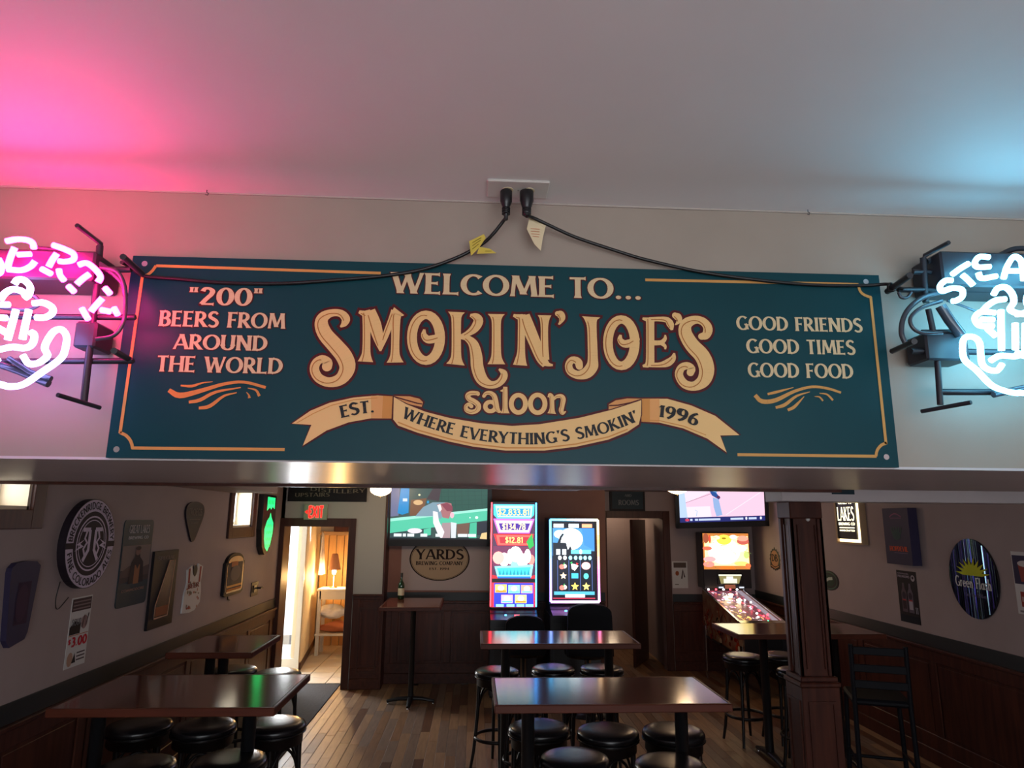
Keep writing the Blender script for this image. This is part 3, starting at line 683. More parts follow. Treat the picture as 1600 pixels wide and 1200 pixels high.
bn.line([c4(*p) for p in ((895, 1025), (1000, 1030), (1150, 1064), (1290, 1120))], .0025, ORANGE, 5)
bn.build('banner', fls, m='print_paint', parent=sign, label='painted cream ribbon banner with forked tails')
base = cr(PX(((628, 653), (662, 666), (702, 678.5), (745, 688), (795, 693.5), (842, 694.5), (887, 689), (942, 678.5), (998, 658))), 6)
def along(path):
    L_ = [0]
    for a, b in zip(path[:-1], path[1:]): L_.append(L_[-1]+hypot(b[0]-a[0], b[1]-a[1]))
    def w(f, hgt):
        s_ = f*L_[-1]; i = 0
        while i < len(L_)-2 and L_[i+1] < s_: i += 1
        a, b = path[i], path[i+1]; t = (s_-L_[i])/(L_[i+1]-L_[i]); dx, dy = b[0]-a[0], b[1]-a[1]; l = hypot(dx, dy)
        return (a[0]+dx*t-dy/l*hgt, a[1]+dy*t+dx/l*hgt)
    return w
q = PR(); q.text("WHERE EVERYTHING'S SMOKIN'", 0, 0, 1, 18*S1, INK, 7, .18, warp=along(base)); q.build('lettering', fls, m='print_paint', parent=sign, label='dark lettering on the ribbon')
q = PR(); q.text('EST.', 0, 0, 1, 19*S1, INK, 7, .19, warp=along(PX(((534.5, 653.5), (560, 647.5), (586, 644.5))))); q.build('lettering', fls, m='print_paint', parent=sign, label='dark lettering on the left ribbon tail')
q = PR(); q.text('1996', 0, 0, 1, 19*S1, INK, 7, .19, warp=along(PX(((1028, 651.5), (1060, 656.5), (1088, 666.5))))); q.build('lettering', fls, m='print_paint', parent=sign, label='dark figures on the right ribbon tail')
bo = PR()
for q in (((595, 427), (244, 415.5)), ((244, 415.5), (238, 424), (230, 430), (221, 432)), ((223, 431), (188, 677)), ((188, 676), (198, 681), (205, 690), (208, 701)), ((206, 700), (445, 702.5)),
          ((1008, 437.5), (1341, 444.5)), ((1340, 444), (1344, 456), (1352, 462), (1361, 465)), ((1360, 464), (1384, 694)), ((1385, 692), (1376, 696), (1370, 704), (1368, 713)), ((1369, 713), (1152, 710.5))):
    bo.line(PX(q), 4.6*S1, LINE, 2, k=3 if len(q) > 2 else 0)
    if len(bo.p) >= 1: bo.build('border_line', fls, m='print_paint', parent=sign); bo = PR()
def c2(x, y): return P(150+x/3.2, 380+y/3.2)
def c5(x, y): return P(1100+x/3.333, 400+y/3.333)
for cf, sc, LL in ((c2, 3.2, [[(425, 712, 8), (480, 715, 14), (530, 700, 8), (585, 693, 3)], [(365, 735, 20), (420, 762, 28), (520, 740, 22), (640, 705, 16), (740, 695, 14), (850, 722, 14)], [(465, 795, 14), (520, 785, 18), (600, 745, 14), (725, 722, 5)], [(515, 825, 14), (570, 815, 18), (640, 765, 12), (705, 748, 5)], [(760, 725, 4), (800, 735, 10), (818, 765, 14)], [(753, 745, 3), (765, 760, 8), (768, 775, 14)]]),
                   (c5, 3.333, [[(265, 725, 22), (300, 757, 24), (370, 752, 22), (470, 705, 16), (560, 682, 14), (640, 690, 14), (712, 712, 12)], [(330, 720, 12), (380, 708, 14), (465, 685, 3)], [(372, 790, 14), (420, 775, 18), (480, 730, 12), (550, 708, 4)], [(435, 803, 14), (470, 785, 16), (520, 732, 4)], [(575, 732, 3), (600, 735, 8), (618, 755, 10)], [(600, 715, 4), (640, 722, 10), (670, 752, 12)]])):
    sw = PR()
    for q in LL:
        sw.line([(*cf(x, y), w*S1/sc) for x, y, w in q], 1, LINE if cf is c5 else sR(206, 138, 74), 2, k=4, capr=False)
        sw.build('scroll_stroke', fls, m='print_paint', parent=sign); sw = PR()
for px, py in ((182, 702), (226, 412), (1385, 714), (1353, 440)):
    a = P(px, py); MB().lathe([(.009, 0), (.009, .003), (.006, .0045), (.003, .003)], (a[0]-so[0], YS-so[1]-.0005, a[1]-so[2]), 14, axis='y').build('screw', 'chrome', sign)

# ================================================================== OUTLET, PLUGS AND CORDS
ox, oy, _z = at(809, 294, 2, ZC)
outl = thing('outlet_plate', 'white wall plate with two sockets on the ceiling edge above the green sign', 'outlet', (ox, 1.965, ZC))
MB().box((-.098, -.056, -.007), (.098, .054, 0), bev=.005).build('plate', 'white_plate', outl)
for sx in (-.032, .036):
    MB().lathe([(.018, -.0085), (.018, -.006)], (sx, 0, 0), 20).build('socket', 'tag_paper', outl)
MB().lathe([(.003, -.009), (.003, -.006)], (.002, 0, 0), 8).build('screw', 'chrome', outl)
Yc = YH-.055
def pw3(px, py, Y): return at(px, py, 1, Y)
def plug(px, nm, lab, side):
    x, y, z = at(px, 294, 1, 1.965)
    t = thing('power_plug', lab, 'plug', (x, 1.965, ZC-.009))
    if side == 'L': prof = [(.013, 0), (.0165, -.004), (.0165, -.038), (.012, -.052), (.008, -.060), (.0085, -.075), (.006, -.079), (.0055, -.100)]
    else: prof = [(.016, 0), (.019, -.003), (.019, -.034), (.013, -.056), (.011, -.062), (.0125, -.07), (.0125, -.078), (.007, -.086)]
    MB().lathe([(r*1.15, h) for r, h in prof][::-1], (0, 0, 0), 14).build('plug_body', 'plastic_black', t)
    mb = MB()
    for k in range(4): mb.lathe([(prof[3][0]*1.12, -.063-.006*k), (prof[3][0]*1.12, -.060-.006*k)], (0, 0, 0), 12)
    mb.build('strain_relief', 'plastic_black', t, kind='stuff')
    return x
xl = plug(791, 'l', 'narrow black moulded plug, the left of the two in the ceiling-edge outlet', 'L')
xr = plug(823, 'r', 'wider black moulded plug, the right of the two in the ceiling-edge outlet', 'R')
def cord(name, lab, pts, r=.0056, cat='cord'):
    p = cr(pts, 6); o = MB().tube(p, r, 8).build(name, 'cord_black'); return setp(o, lab, cat)
A3 = lambda L_: [at(x, y, 1, Y) for x, y, Y in L_]
cord('extension_cord', 'black power cord sagging left from the outlet across the top of the green sign', [(xl, 1.965, ZC-.100)]+A3([(786, 346, 1.98), (770, 366, 2.0), (752, 382, 2.02), (715, 402, 2.03), (660, 421, 2.035), (600, 431, 2.035), (520, 438, 2.035), (440, 443, 2.035), (350, 442, 2.035), (280, 436, 2.035), (225, 431, 2.03), (206, 418, 2.0), (190, 410, 1.94)]))
cord('extension_cord', 'black power cord sagging right from the outlet to the blue-white neon sign', [(xr, 1.965, ZC-.095)]+A3([(832, 340, 1.985), (858, 352, 2.0), (900, 371, 2.02), (960, 391, 2.03), (1010, 406, 2.035), (1090, 424, 2.035), (1180, 437, 2.035), (1270, 445, 2.035), (1350, 446, 2.035), (1384, 444, 2.01), (1396, 447, 1.97), (1412, 452, 1.95)]))
def hang_tag(lab, cxy, quadA, quadB, cA, cB, txt):
    Y = 2.0; pts = [at(x, y, 1, Y) for x, y in quadA]
    c = [sum(p[i] for p in pts)/len(pts) for i in range(3)]
    t = thing('cord_tag', lab, 'tag', tuple(c)); fr = ((0, Y-c[1], 0), (1, 0, 0), (0, 0, 1), (0, -1, 0)); f0 = ((-c[0], Y-c[1], -c[2]), (1, 0, 0), (0, 0, 1), (0, -1, 0))
    MB().prism([(p[0], p[2]) for p in pts], f0, 0, .0012).build('label_leaf', cA, t)
    if quadB: MB().prism([(at(x, y, 1, Y)[0], at(x, y, 1, Y)[2]) for x, y in quadB], f0, .0015, .0025).build('folded_leaf', cB, t)
    q = PR(); U = S1
    for (x0, y0, x1, y1) in txt:
        a = at(x0, y0, 1, Y); b = at(x1, y1, 1, Y); q.line([(a[0], a[2]), (b[0], b[2])], .0014, sR(190, 90, 50) if cA == 'tag_paper' else sR(70, 60, 10), 1)
    q.build('small_print', f0, d=.003, parent=t)
hang_tag('yellow folded warning tag on the left power cord', None, ((733, 377), (756, 366), (759, 372), (748, 388), (736, 400)), ((749, 386), (765, 389), (776, 396), (745, 397)), 'tag_yellow', 'tag_yellow', ((738, 380, 752, 372), (738, 385, 751, 376), (738, 390, 748, 382), (758, 393, 768, 393)))
hang_tag('cream paper tag with red print on the right power cord', None, ((828, 337), (853, 352), (848, 372), (845, 392), (835, 382), (823, 358)), ((829, 336), (854, 350), (850, 356), (830, 343)), 'tag_paper', 'tag_paper', ((829, 358, 843, 359), (829, 362, 843, 363), (830, 366, 843, 367), (832, 370, 842, 371)))
for px, lab in ((323, 'tiny hook in the ceiling edge left of the outlet'), (1262, 'tiny hook in the ceiling edge right of the outlet')):
    a = at(px, 300 if px < 800 else 327, 1, YH-.02); t = thing('cup_hook', lab, 'hook', (a[0], YH-.02, ZC))
    MB().tube([(0, 0, 0), (0, 0, -.008), (.006, 0, -.012), (.004, 0, -.018), (-.003, 0, -.016)], .0014, 6).build('hook_wire', 'neon_frame', t)

# ================================================================== NEON SIGNS
YT = YH-.185        # plane of the lit tubes
def neon(name, lab, cen, reds, whites, wmat, rmat):
    c = at(cen[0], cen[1], 1, YH); t = thing(name, lab, 'neon sign', (c[0], YH, c[2])); o = (c[0], YH, c[2])
    def tb(path, m, nm, Y=YT, r=.0085):
        p = [tuple(a-b for a, b in zip(at(x, y, 1, Y), o)) for x, y in path]
        p = cr(p, 5) if len(p) > 2 else p
        MB().tube(p, r, 8).build(nm, m, t)
        # blocked-out black ends running back to the frame
        for e in (p[0], p[-1]): pass
    for q in reds: tb(q, rmat, 'letter_tube')
    for q in whites: tb(q, wmat, 'anchor_tube', YT+.018, .009)
    return t, o
def bars(t, o, L_):
    for nm, m, path, Y, r, n in L_:
        p = []
        for e in path:
            x, y = e[0], e[1]; yy = e[2] if len(e) > 2 else Y
            p.append(tuple(a-b for a, b in zip(at(x, y, 1, yy), o)))
        if len(p) > 2 and nm in ('cable', 'glass_tube'): p = cr(p, 5)
        MB().tube(p, r, n).build(nm, m, t)
mir = lambda L_, c: [[(2*c-x, y) for x, y in q] for q in L_]
# left, red letters over a white anchor
LET = [[(10, 377), (26, 374), (42, 375), (51, 380), (53, 388)], [(23, 387), (18, 398), (14, 410), (12, 420)], [(28, 398), (48, 397)], [(12, 421), (34, 422), (48, 416), (55, 408)],
       [(83, 383), (100, 389), (115, 397), (114, 406), (101, 409), (92, 408)], [(89, 396), (82, 406), (76, 417)], [(65, 420), (80, 428)], [(92, 421), (94, 430), (100, 438)],
       [(123, 414), (135, 411), (148, 420), (157, 432), (153, 441)], [(140, 428), (130, 435), (120, 444)], [(107, 447), (116, 456)],
       [(164, 450), (172, 459)], [(160, 466), (150, 477), (142, 487)], [(158, 484), (172, 487)], [(178, 481), (184, 492)], [(128, 482), (133, 491), (138, 499)],
       [(-2, 405), (2, 414), (0, 426), (-12, 430)], [(-10, 392), (-24, 396), (-28, 430), (-14, 432)], [(-48, 402), (-52, 440)], [(-40, 400), (-58, 405)], [(-84, 418), (-80, 452), (-64, 446)]]
ANC = [[(22, 444), (28, 437), (38, 438), (47, 448), (45, 460), (38, 466)], [(0, 469), (8, 458), (20, 452), (34, 455), (40, 462)], [(25, 484), (19, 506), (12, 531)], [(45, 484), (40, 506), (35, 530)],
       [(52, 474), (68, 473), (82, 481), (81, 490), (70, 496), (56, 496)], [(-6, 476), (14, 476)], [(-6, 496), (10, 497)], [(-2, 513), (10, 520)], [(0, 546), (20, 542), (38, 544), (50, 538), (54, 524), (48, 519)],
       [(36, 556), (45, 568), (60, 567), (74, 556), (70, 545), (73, 534), (84, 518), (96, 515), (104, 526), (102, 545), (94, 561), (62, 584), (38, 600), (18, 604), (2, 601), (-30, 590), (-62, 566), (-72, 545)],
       [(-72, 545), (-74, 522), (-60, 516), (-46, 534), (-40, 555), (-20, 568), (-2, 560)]]
nL, oL = neon('neon_sign', 'neon sign with red letters over a white anchor, left of the green sign', (20, 500), LET, ANC, 'tube_white', 'tube_red')
YF = YH-.10
bars(nL, oL, [
  ('frame_bar', 'neon_frame', [(-90, 424), (205, 421)], YF, .010, 4), ('frame_bar', 'neon_frame', [(-90, 494), (212, 496)], YF, .009, 4), ('frame_bar', 'neon_frame', [(-90, 565), (208, 564)], YF, .009, 4),
  ('frame_bar', 'neon_frame', [(156, 384), (153, 430), (145, 500), (131, 628)], YF-.01, .011, 4), ('frame_bar', 'neon_frame', [(-60, 384), (-62, 628)], YF-.01, .011, 4),
  ('hanger_rod', 'neon_frame', [(120, 352, YT-.02), (158, 381, YF), (155, 400, YF)], YF, .007, 6), ('hanger_rod', 'neon_frame', [(192, 401, YT-.03), (222, 428, YF+.03)], YF, .009, 8),
  ('hanger_rod', 'neon_frame', [(178, 548, YT-.03), (206, 564, YF+.03)], YF, .009, 8), ('hanger_rod', 'neon_frame', [(90, 617, YT-.02), (156, 637, YF+.03)], YF, .0065, 8),
  ('cable', 'neon_clear', [(157, 418), (182, 424), (194, 445), (196, 480), (192, 505), (178, 524), (150, 530)], YF-.03, .006, 8),
  ('cable', 'neon_clear', [(60, 388), (95, 392), (135, 402), (160, 415), (190, 440), (196, 462)], YF-.02, .008, 8),
  ('electrode', 'neon_clear', [(-10, 566), (30, 580), (76, 600)], YF-.03, .011, 10), ('electrode', 'neon_clear', [(14, 560), (48, 582), (80, 592)], YF-.045, .008, 10),
  ('glass_tube', 'neon_clear', [(-20, 466), (20, 458), (52, 462), (60, 476), (40, 484), (14, 482), (-20, 476)], YT+.06, .006, 8)])
def box_at(t, o, nm, m, x0, y0, x1, y1, Ya, Yb, lab=None):
    Ym = min(Ya, Yb); a = at(x0, y1, 1, Ym); b = at(x1, y0, 1, Ym)
    MB().box((a[0]-o[0], Ya-o[1], a[2]-o[2]), (b[0]-o[0], Yb-o[1], b[2]-o[2]), bev=.006).build(nm, m, t, lab)
box_at(nL, oL, 'transformer', 'neon_frame', -90, 392, 150, 432, YH-.15, YH-.005)
box_at(nL, oL, 'junction_box', 'neon_frame', 112, 502, 152, 542, YH-.12, YH-.02)
# right, blue-white letters over an anchor
def r6(*p): return [(1360+x/3.75, 350+y/3.75) for x, y in p]
LETR = [r6((478, 330), (440, 332), (408, 362), (420, 393), (480, 376), (535, 385), (538, 425), (505, 448), (480, 452)), r6((480, 295), (525, 262), (575, 232)), r6((538, 298), (570, 325), (603, 360)),
        r6((695, 195), (640, 192), (612, 225), (628, 252), (700, 250)), r6((632, 285), (652, 318), (738, 305)), r6((780, 318), (800, 250), (840, 192), (880, 212), (892, 262), (898, 330)), r6((815, 275), (885, 275)),
        r6((950, 320), (960, 195), (1010, 270), (1065, 200), (1080, 330))]
ah = [r6((722, 412), (745, 378), (790, 370), (828, 405), (840, 455), (818, 498), (850, 520), (900, 530)), r6((790, 440), (735, 448), (690, 475), (660, 505)), r6((728, 520), (650, 515), (612, 550), (640, 595), (718, 598)),
      r6((650, 560), (720, 560)), r6((685, 612), (735, 658)), r6((765, 505), (768, 740)), r6((848, 582), (850, 735)), r6((705, 800), (760, 772), (850, 775), (900, 752)),
      r6((772, 822), (742, 858), (690, 852), (652, 812), (640, 700), (602, 662), (552, 668), (540, 722), (552, 795), (620, 855), (710, 945), (790, 978), (850, 990), (880, 988))]
nR, oR = neon('neon_sign', 'blue-white neon sign with letters over an anchor, right of the green sign', (1590, 500), LETR, ah+mir(ah, 1594), 'tube_cyan', 'tube_cyan')
bars(nR, oR, [
  ('frame_bar', 'neon_frame', r6((340, 500), (362, 600), (390, 760), (410, 1060)), YF, .011, 4), ('frame_bar', 'neon_frame', r6((400, 985), (1500, 985)), YF, .010, 4),
  ('frame_bar', 'neon_frame', r6((160, 385), (1500, 390)), YF, .009, 4), ('frame_bar', 'neon_frame', r6((250, 280), (1500, 285)), YF, .009, 4), ('frame_bar', 'neon_frame', r6((240, 745), (1500, 760)), YF, .010, 4),
  ('frame_bar', 'neon_frame', r6((310, 200), (325, 460)), YF, .012, 4), ('frame_bar', 'neon_frame', r6((300, 635), (540, 632)), YF, .009, 4),
  ('hanger_rod', 'neon_frame', [(*r6((460, 108))[0], YT-.02), (*r6((318, 185))[0], YF), (*r6((310, 240))[0], YF)], YF, .007, 6), ('hanger_rod', 'neon_frame', [(*r6((232, 300))[0], YT-.03), (*r6((100, 395))[0], YF+.04)], YF, .010, 8),
  ('hanger_rod', 'neon_frame', [(*r6((258, 688))[0], YT-.03), (*r6((128, 745))[0], YF+.04)], YF, .009, 8), ('hanger_rod', 'neon_frame', [(*r6((590, 1045))[0], YT-.02), (*r6((300, 1098))[0], YF+.03)], YF, .0065, 8),
  ('cable', 'neon_clear', r6((205, 700), (182, 640), (190, 560), (230, 490), (310, 430), (420, 400)), YF-.02, .008, 8), ('cable', 'neon_clear', r6((420, 450), (300, 490), (235, 550), (250, 610), (310, 640), (420, 640)), YF-.03, .006, 8),
  ('cable', 'neon_clear', r6((165, 400), (180, 430), (215, 430), (240, 400)), YF, .005, 8), ('cable', 'neon_clear', r6((450, 450), (540, 480), (640, 520), (760, 560)), YF-.03, .004, 8),
  ('electrode', 'neon_clear', r6((410, 480), (460, 560), (530, 650)), YF-.03, .016, 10), ('electrode', 'neon_clear', r6((720, 1000), (900, 960)), YF-.03, .010, 10),
  ('cable', 'neon_frame', r6((330, 220), (450, 185), (540, 180), (640, 195), (740, 190), (850, 145), (1000, 150)), YF, .009, 8)])
box_at(nR, oR, 'transformer', 'neon_frame', 1475, 400, 1760, 446, YH-.15, YH-.005)
box_at(nR, oR, 'junction_box', 'neon_frame', 1450, 520, 1512, 562, YH-.12, YH-.02)
a = at(1393, 449, 1, 1.965); a = [a[i]-oR[i] for i in range(3)]
MB().tube([(a[0]+.011*cos(t)*(1+.2*sin(3*t)), a[1]+.006*sin(2*t), a[2]+.012*sin(t)) for t in [i*.5 for i in range(26)]], .0045, 6).build('cable_knot', 'cord_black', nR)

# ================================================================== TABLES
def table(lab, x0, x1, y0, y1, posts, base=True, z=1.07, group=None, edge='table_edge', top='table_laminate', name='bar_table', post_r=.036):
    cx, cy = (x0+x1)/2, (y0+y1)/2; t = thing(name, lab, 'table', (cx, cy, 0), group=group)
    hx, hy = (x1-x0)/2, (y1-y0)/2
    MB().box((-hx+.018, -hy+.018, z-.035), (hx-.018, hy-.018, z), bev=.001).build('tabletop', top, t)
    e = MB()
    for a, b in (((-hx, -hy, z-.040), (hx, -hy+.018, z+.0008)), ((-hx, hy-.018, z-.040), (hx, hy, z+.0008)), ((-hx, -hy+.018, z-.040), (-hx+.018, hy-.018, z+.0008)), ((hx-.018, -hy+.018, z-.040), (hx, hy-.018, z+.0008))):
        MB().box(a, b, bev=.004).build('edge_strip', edge, t)
    for px_, py_ in posts:
        px_, py_ = px_-cx, py_-cy
        MB().lathe([(post_r, .05), (post_r, z-.06), (post_r*1.6, z-.052), (post_r*1.6, z-.036)], (px_, py_, 0), 16).build('column', 'metal_black', t)
        MB().box((px_-.11, py_-.11, z-.046), (px_+.11, py_+.11, z-.038)).build('mounting_plate', 'metal_black', t)
        f = MB()
        arms = ((1, 0), (-1, 0), (0, 1), (0, -1)) if base == 'x' else ((0, 1), (0, -1))
        for ax, ay in arms:
            L_ = .26
            f = MB(); f.tube([(px_, py_, .055), (px_+ax*L_*.5, py_+ay*L_*.5, .05), (px_+ax*L_, py_+ay*L_, .025)], [.035, .03, .022], 8, flat=.7).build('foot', 'metal_black', t)
            MB().lathe([(.016, 0), (.016, .006), (.010, .012)], (px_+ax*(L_-.012), py_+ay*(L_-.012), 0), 12).build('glide', 'chrome', t)
    return t
def px_at(px, py, y, ): return at(px, py, 1, y)[0]
table('long high table nearest the camera in the middle of the room', .12, 1.356, 3.677, 4.30, [(px_at(825, 1115, 3.98), 3.98), (px_at(1064, 1115, 3.98), 3.98)])
table('long high table in the middle, in front of the slot machines', .065, 1.30, 5.40, 6.025, [(px_at(790, 1015, 5.71), 5.71), (px_at(951, 1015, 5.71), 5.71)])
table('long high table in the left aisle, nearest the camera', -2.08, -.975, 3.66, 4.41, [(px_at(391, 1115, 4.03), 4.03), (px_at(155, 1120, 4.03), 4.03)])
table('long high table in the left aisle, nearer the exit doorway', -2.13, -1.54, 5.08, 5.81, [(px_at(350, 1025, 5.45), 5.45), (-1.95, 5.45)])
table('long high table behind the wooden column by the pinball machine', 2.215, 3.50, 5.81, 6.45, [(px_at(1192, 1000, 6.13), 6.13), (3.2, 6.13)])
table('small square high table under the wall television, holding a bottle', -1.0, -.345, 7.56, 8.45, [(px_at(646, 960, 8.02), 8.02)], base='x', edge='table_edge', post_r=.03)

# ================================================================== STOOLS
def make_stool():
    t = thing('bar_stool', None, 'stool', (0, 0, 0))
    MB().lathe([(.165, .700), (.182, .706), (.188, .722), (.187, .738), (.178, .752), (.150, .762), (.10, .766), (.04, .767), (.005, .767)], n=32).build('seat', 'vinyl_black', t)
    MB().lathe([(.168, .640), (.172, .645), (.172, .690), (.176, .694), (.176, .702), (.16, .703)], n=32).build('seat_ring', 'bentwood_black', t)
    MB().lathe([(.179, .7035), (.1905, .7045), (.1905, .710), (.187, .712)], n=32).build('piping', 'vinyl_black', t)
    for k in range(4):
        a = pi/4+k*pi/2; ca, sa = cos(a), sin(a)
        path = [(r*ca, r*sa, z) for r, z in ((.150, .695), (.152, .60), (.158, .45), (.172, .28), (.190, .12), (.212, .0))]
        MB().tube(path, [.017, .016, .015, .014, .0135, .012], 8).build('leg', 'bentwood_black', t)
        b = a+pi/2; A = mathutils.Vector((.155*ca, .155*sa, .47)); B = mathutils.Vector((.155*cos(b), .155*sin(b), .47))
        arc = []
        for i in range(9):
            f = i/8; p = A.lerp(B, f); arc.append((p.x*.98, p.y*.98, .47+.15*sin(pi*f)**.7))
        MB().tube(arc, .009, 6).build('brace', 'bentwood_black', t)
    MB().tube([(.178*cos(2*pi*i/28), .178*sin(2*pi*i/28), .235) for i in range(28)], .011, 8, closed=True, flat=1.3).build('foot_ring', 'bentwood_black', t)
    return t
stools = [
 (.56, 3.90, 'black round stool nearest the camera, left one before the middle table'), (1.05, 3.80, 'black round stool nearest the camera, right one before the middle table'),
 (.42, 4.46, 'black round stool tucked behind the nearest middle table, left of three'), (.83, 4.37, 'black round stool tucked behind the nearest middle table, centre of three'), (1.23, 4.36, 'black round stool tucked behind the nearest middle table, right of three'),
 (.215, 6.04, 'black round stool standing free at the left corner of the far middle table'), (.70, 6.12, 'black round stool behind the far middle table, middle one'), (1.12, 6.12, 'black round stool behind the far middle table, right end'),
 (.43, 5.50, 'black round stool before the far middle table, only its rim showing, left'), (.86, 5.50, 'black round stool before the far middle table, only its rim showing, right'),
 (2.56, 6.62, 'black round stool at the left end of the table by the pinball machine'), (2.95, 6.66, 'black round stool between column and left stool at the pinball table'), (2.80, 5.98, 'black round stool half hidden behind the wooden column'),
 (-1.21, 4.57, 'black round stool with shiny worn top at the free end of the near left table'), (-1.63, 4.55, 'black round stool under the near left table, second from its free end'), (-2.03, 4.58, 'black round stool under the near left table, next to the wall'),
 (-1.26, 3.93, 'black round stool before the near left table, cut by the frame bottom, right'), (-1.70, 3.86, 'black round stool before the near left table, cut by the frame bottom, left'),
 (-1.99, 6.12, 'black round stool behind the far left table, next to the wall'), (-1.59, 5.98, 'black round stool behind the far left table, on the aisle side')]
proto = make_stool()
for i, (x, y, lab) in enumerate(stools):
    if i == 0: o = proto
    else:
        o = proto.copy(); COL.objects.link(o)
        for ch in proto.children:
            c = ch.copy(); COL.objects.link(c); c.parent = o
    o.location = (x, y, 0); o.rotation_euler = (0, 0, random.uniform(0, 1.5)); o['label'] = lab; o['group'] = 'black bar stools at the high tables'
# black ladder-back bar chair in the shade behind the column
bc = thing('bar_chair', 'black high chair with slatted back in the shade right of the column', 'chair', (3.02, 5.22, 0), radians(-20))
MB().box((-.20, -.20, .70), (.20, .20, .745), bev=.015).build('seat', 'chair_fabric', bc)
for sx in (-1, 1):
    MB().tube([(sx*.19, -.21, 0), (sx*.18, -.19, .70), (sx*.18, -.21, 1.12)], .017, 8).build('back_leg', 'chair_fabric', bc)
    MB().tube([(sx*.20, .21, 0), (sx*.18, .19, .72)], .017, 8).build('front_leg', 'chair_fabric', bc)
    MB().tube([(sx*.185, -.2, .3), (sx*.185, .2, .3)], .01, 6).build('stretcher', 'chair_fabric', bc)
MB().tube([(-.185, .2, .25), (.185, .2, .25)], .012, 6).build('foot_rail', 'chair_fabric', bc)
for z in (.82, .93, 1.05): MB().box((-.175, -.215, z), (.175, -.2, z+.055), bev=.004).build('back_slat', 'chair_fabric', bc)

# ================================================================== RUG, BOTTLE
rug = MB().box((XL+.03, 3.9, 0), (-1.60, 8.9, .009), bev=.003).build('floor_mat', 'rug_grey'); setp(rug, 'dark grey runner mat in the left aisle leading to the exit doorway', 'mat')
b = thing('wine_bottle', 'dark green bottle with cream label standing on the small high table', 'bottle', (-.845, 8.30, 1.071))
MB().lathe([(.030, 0), (.037, .004), (.037, .150), (.034, .175), (.018, .205), (.013, .225), (.0125, .275), (.014, .28)], n=20).build('bottle_body', 'bottle_green', b)
MB().lathe([(.0145, .245), (.0148, .25), (.0148, .298), (.012, .300)], n=16).build('cap', 'plastic_black', b)
MB().lathe([(.0376, .045), (.0376, .125)], n=20).build('label', 'label_cream', b)

# ================================================================== THINGS ON THE WALLS
def wr(side, q, d=0.0):
    """rectangle (a0, a1, z0, z1) on a wall from four photo corners TL TR BR BL"""
    ax, v = {'left': (0, XL+d), 'right': (0, XR-d)}[side] if side in ('left', 'right') else (1, side)
    p = [at(x, y, ax, v) for x, y in q]; i = 1 if ax == 0 else 0
    l = (p[0][i]+p[3][i])/2; r = (p[1][i]+p[2][i])/2
    return l, r, (p[2][2]+p[3][2])/2, (p[0][2]+p[1][2])/2
def wallthing(name, lab, cat, side, q, thick, mk, group=None, d=None):
    """thing on a wall; mk(t, fr, w, h) builds parts in a local frame whose origin is the lower left corner of the face plane at depth 0"""
    l, r, z0, z1 = wr(side if side in ('left', 'right') else side-thick, q, thick if d is None else d); w = abs(r-l); h = z1-z0
    if side == 'left': O = (XL+.0, l, z0); sd = 'left'
    elif side == 'right': O = (XR, l, z0); sd = 'right'
    else: O = (l, side, z0); sd = 'back'
    t = thing(name, lab, cat, O, group=group); fr = frame((0, 0, 0), sd)
    mk(t, fr, w, h, thick); return t
def slab(t, fr, w, h, th, m, nm='panel_board', r=0):
    poly = [(0, 0), (w, 0), (w, h), (0, h)]
    if r:
        poly = []
        for cx, cy, a0 in ((w-r, r, -90), (w-r, h-r, 0), (r, h-r, 90), (r, r, 180)):
            poly += [(cx+r*cos(radians(a0+i*22.5)), cy+r*sin(radians(a0+i*22.5))) for i in range(5)]
    return MB().prism(poly, fr, 0, th).build(nm, m, t)
mat('navy', sR(52, 46, 72), .5, spec=.2); mat('tin_teal', sR(38, 56, 66), .5, spec=.2); mat('tin_dark', sR(26, 22, 27), .5, spec=.2); mat('sign_body', sR(38, 30, 38), .5, spec=.2); mat('poster_white', (.6, .58, .57), .6)
mat('mirror', (.16, .14, .15), .25, metal=1)
# purple tapered board
def mk(t, fr, w, h, th):
    poly = [(.16*w, .04), (.30*w, .0), (.78*w, .025), (.86*w, .06), (w, h*.93), (.85*w, h*.985), (.5*w, h), (.15*w, h*.985), (.02*w, h*.93), (0, h*.88)]
    MB().prism(poly, fr, 0, th).build('board', 'navy', t)
    PR().rect(.3*w, .25*h, .75*w, .75*h, sR(58, 40, 62), 1).ell(.5*w, .5*h, .2*w, .22*h, sR(66, 44, 66), 2).build('faded_print', fr, th, parent=t)
wallthing('tapered_board', 'purple tapered board shaped like a beer glass, nearest on the left wall', 'sign', 'left', ((12, 878), (62, 876), (50, 1004), (8, 1013)), .03, mk)
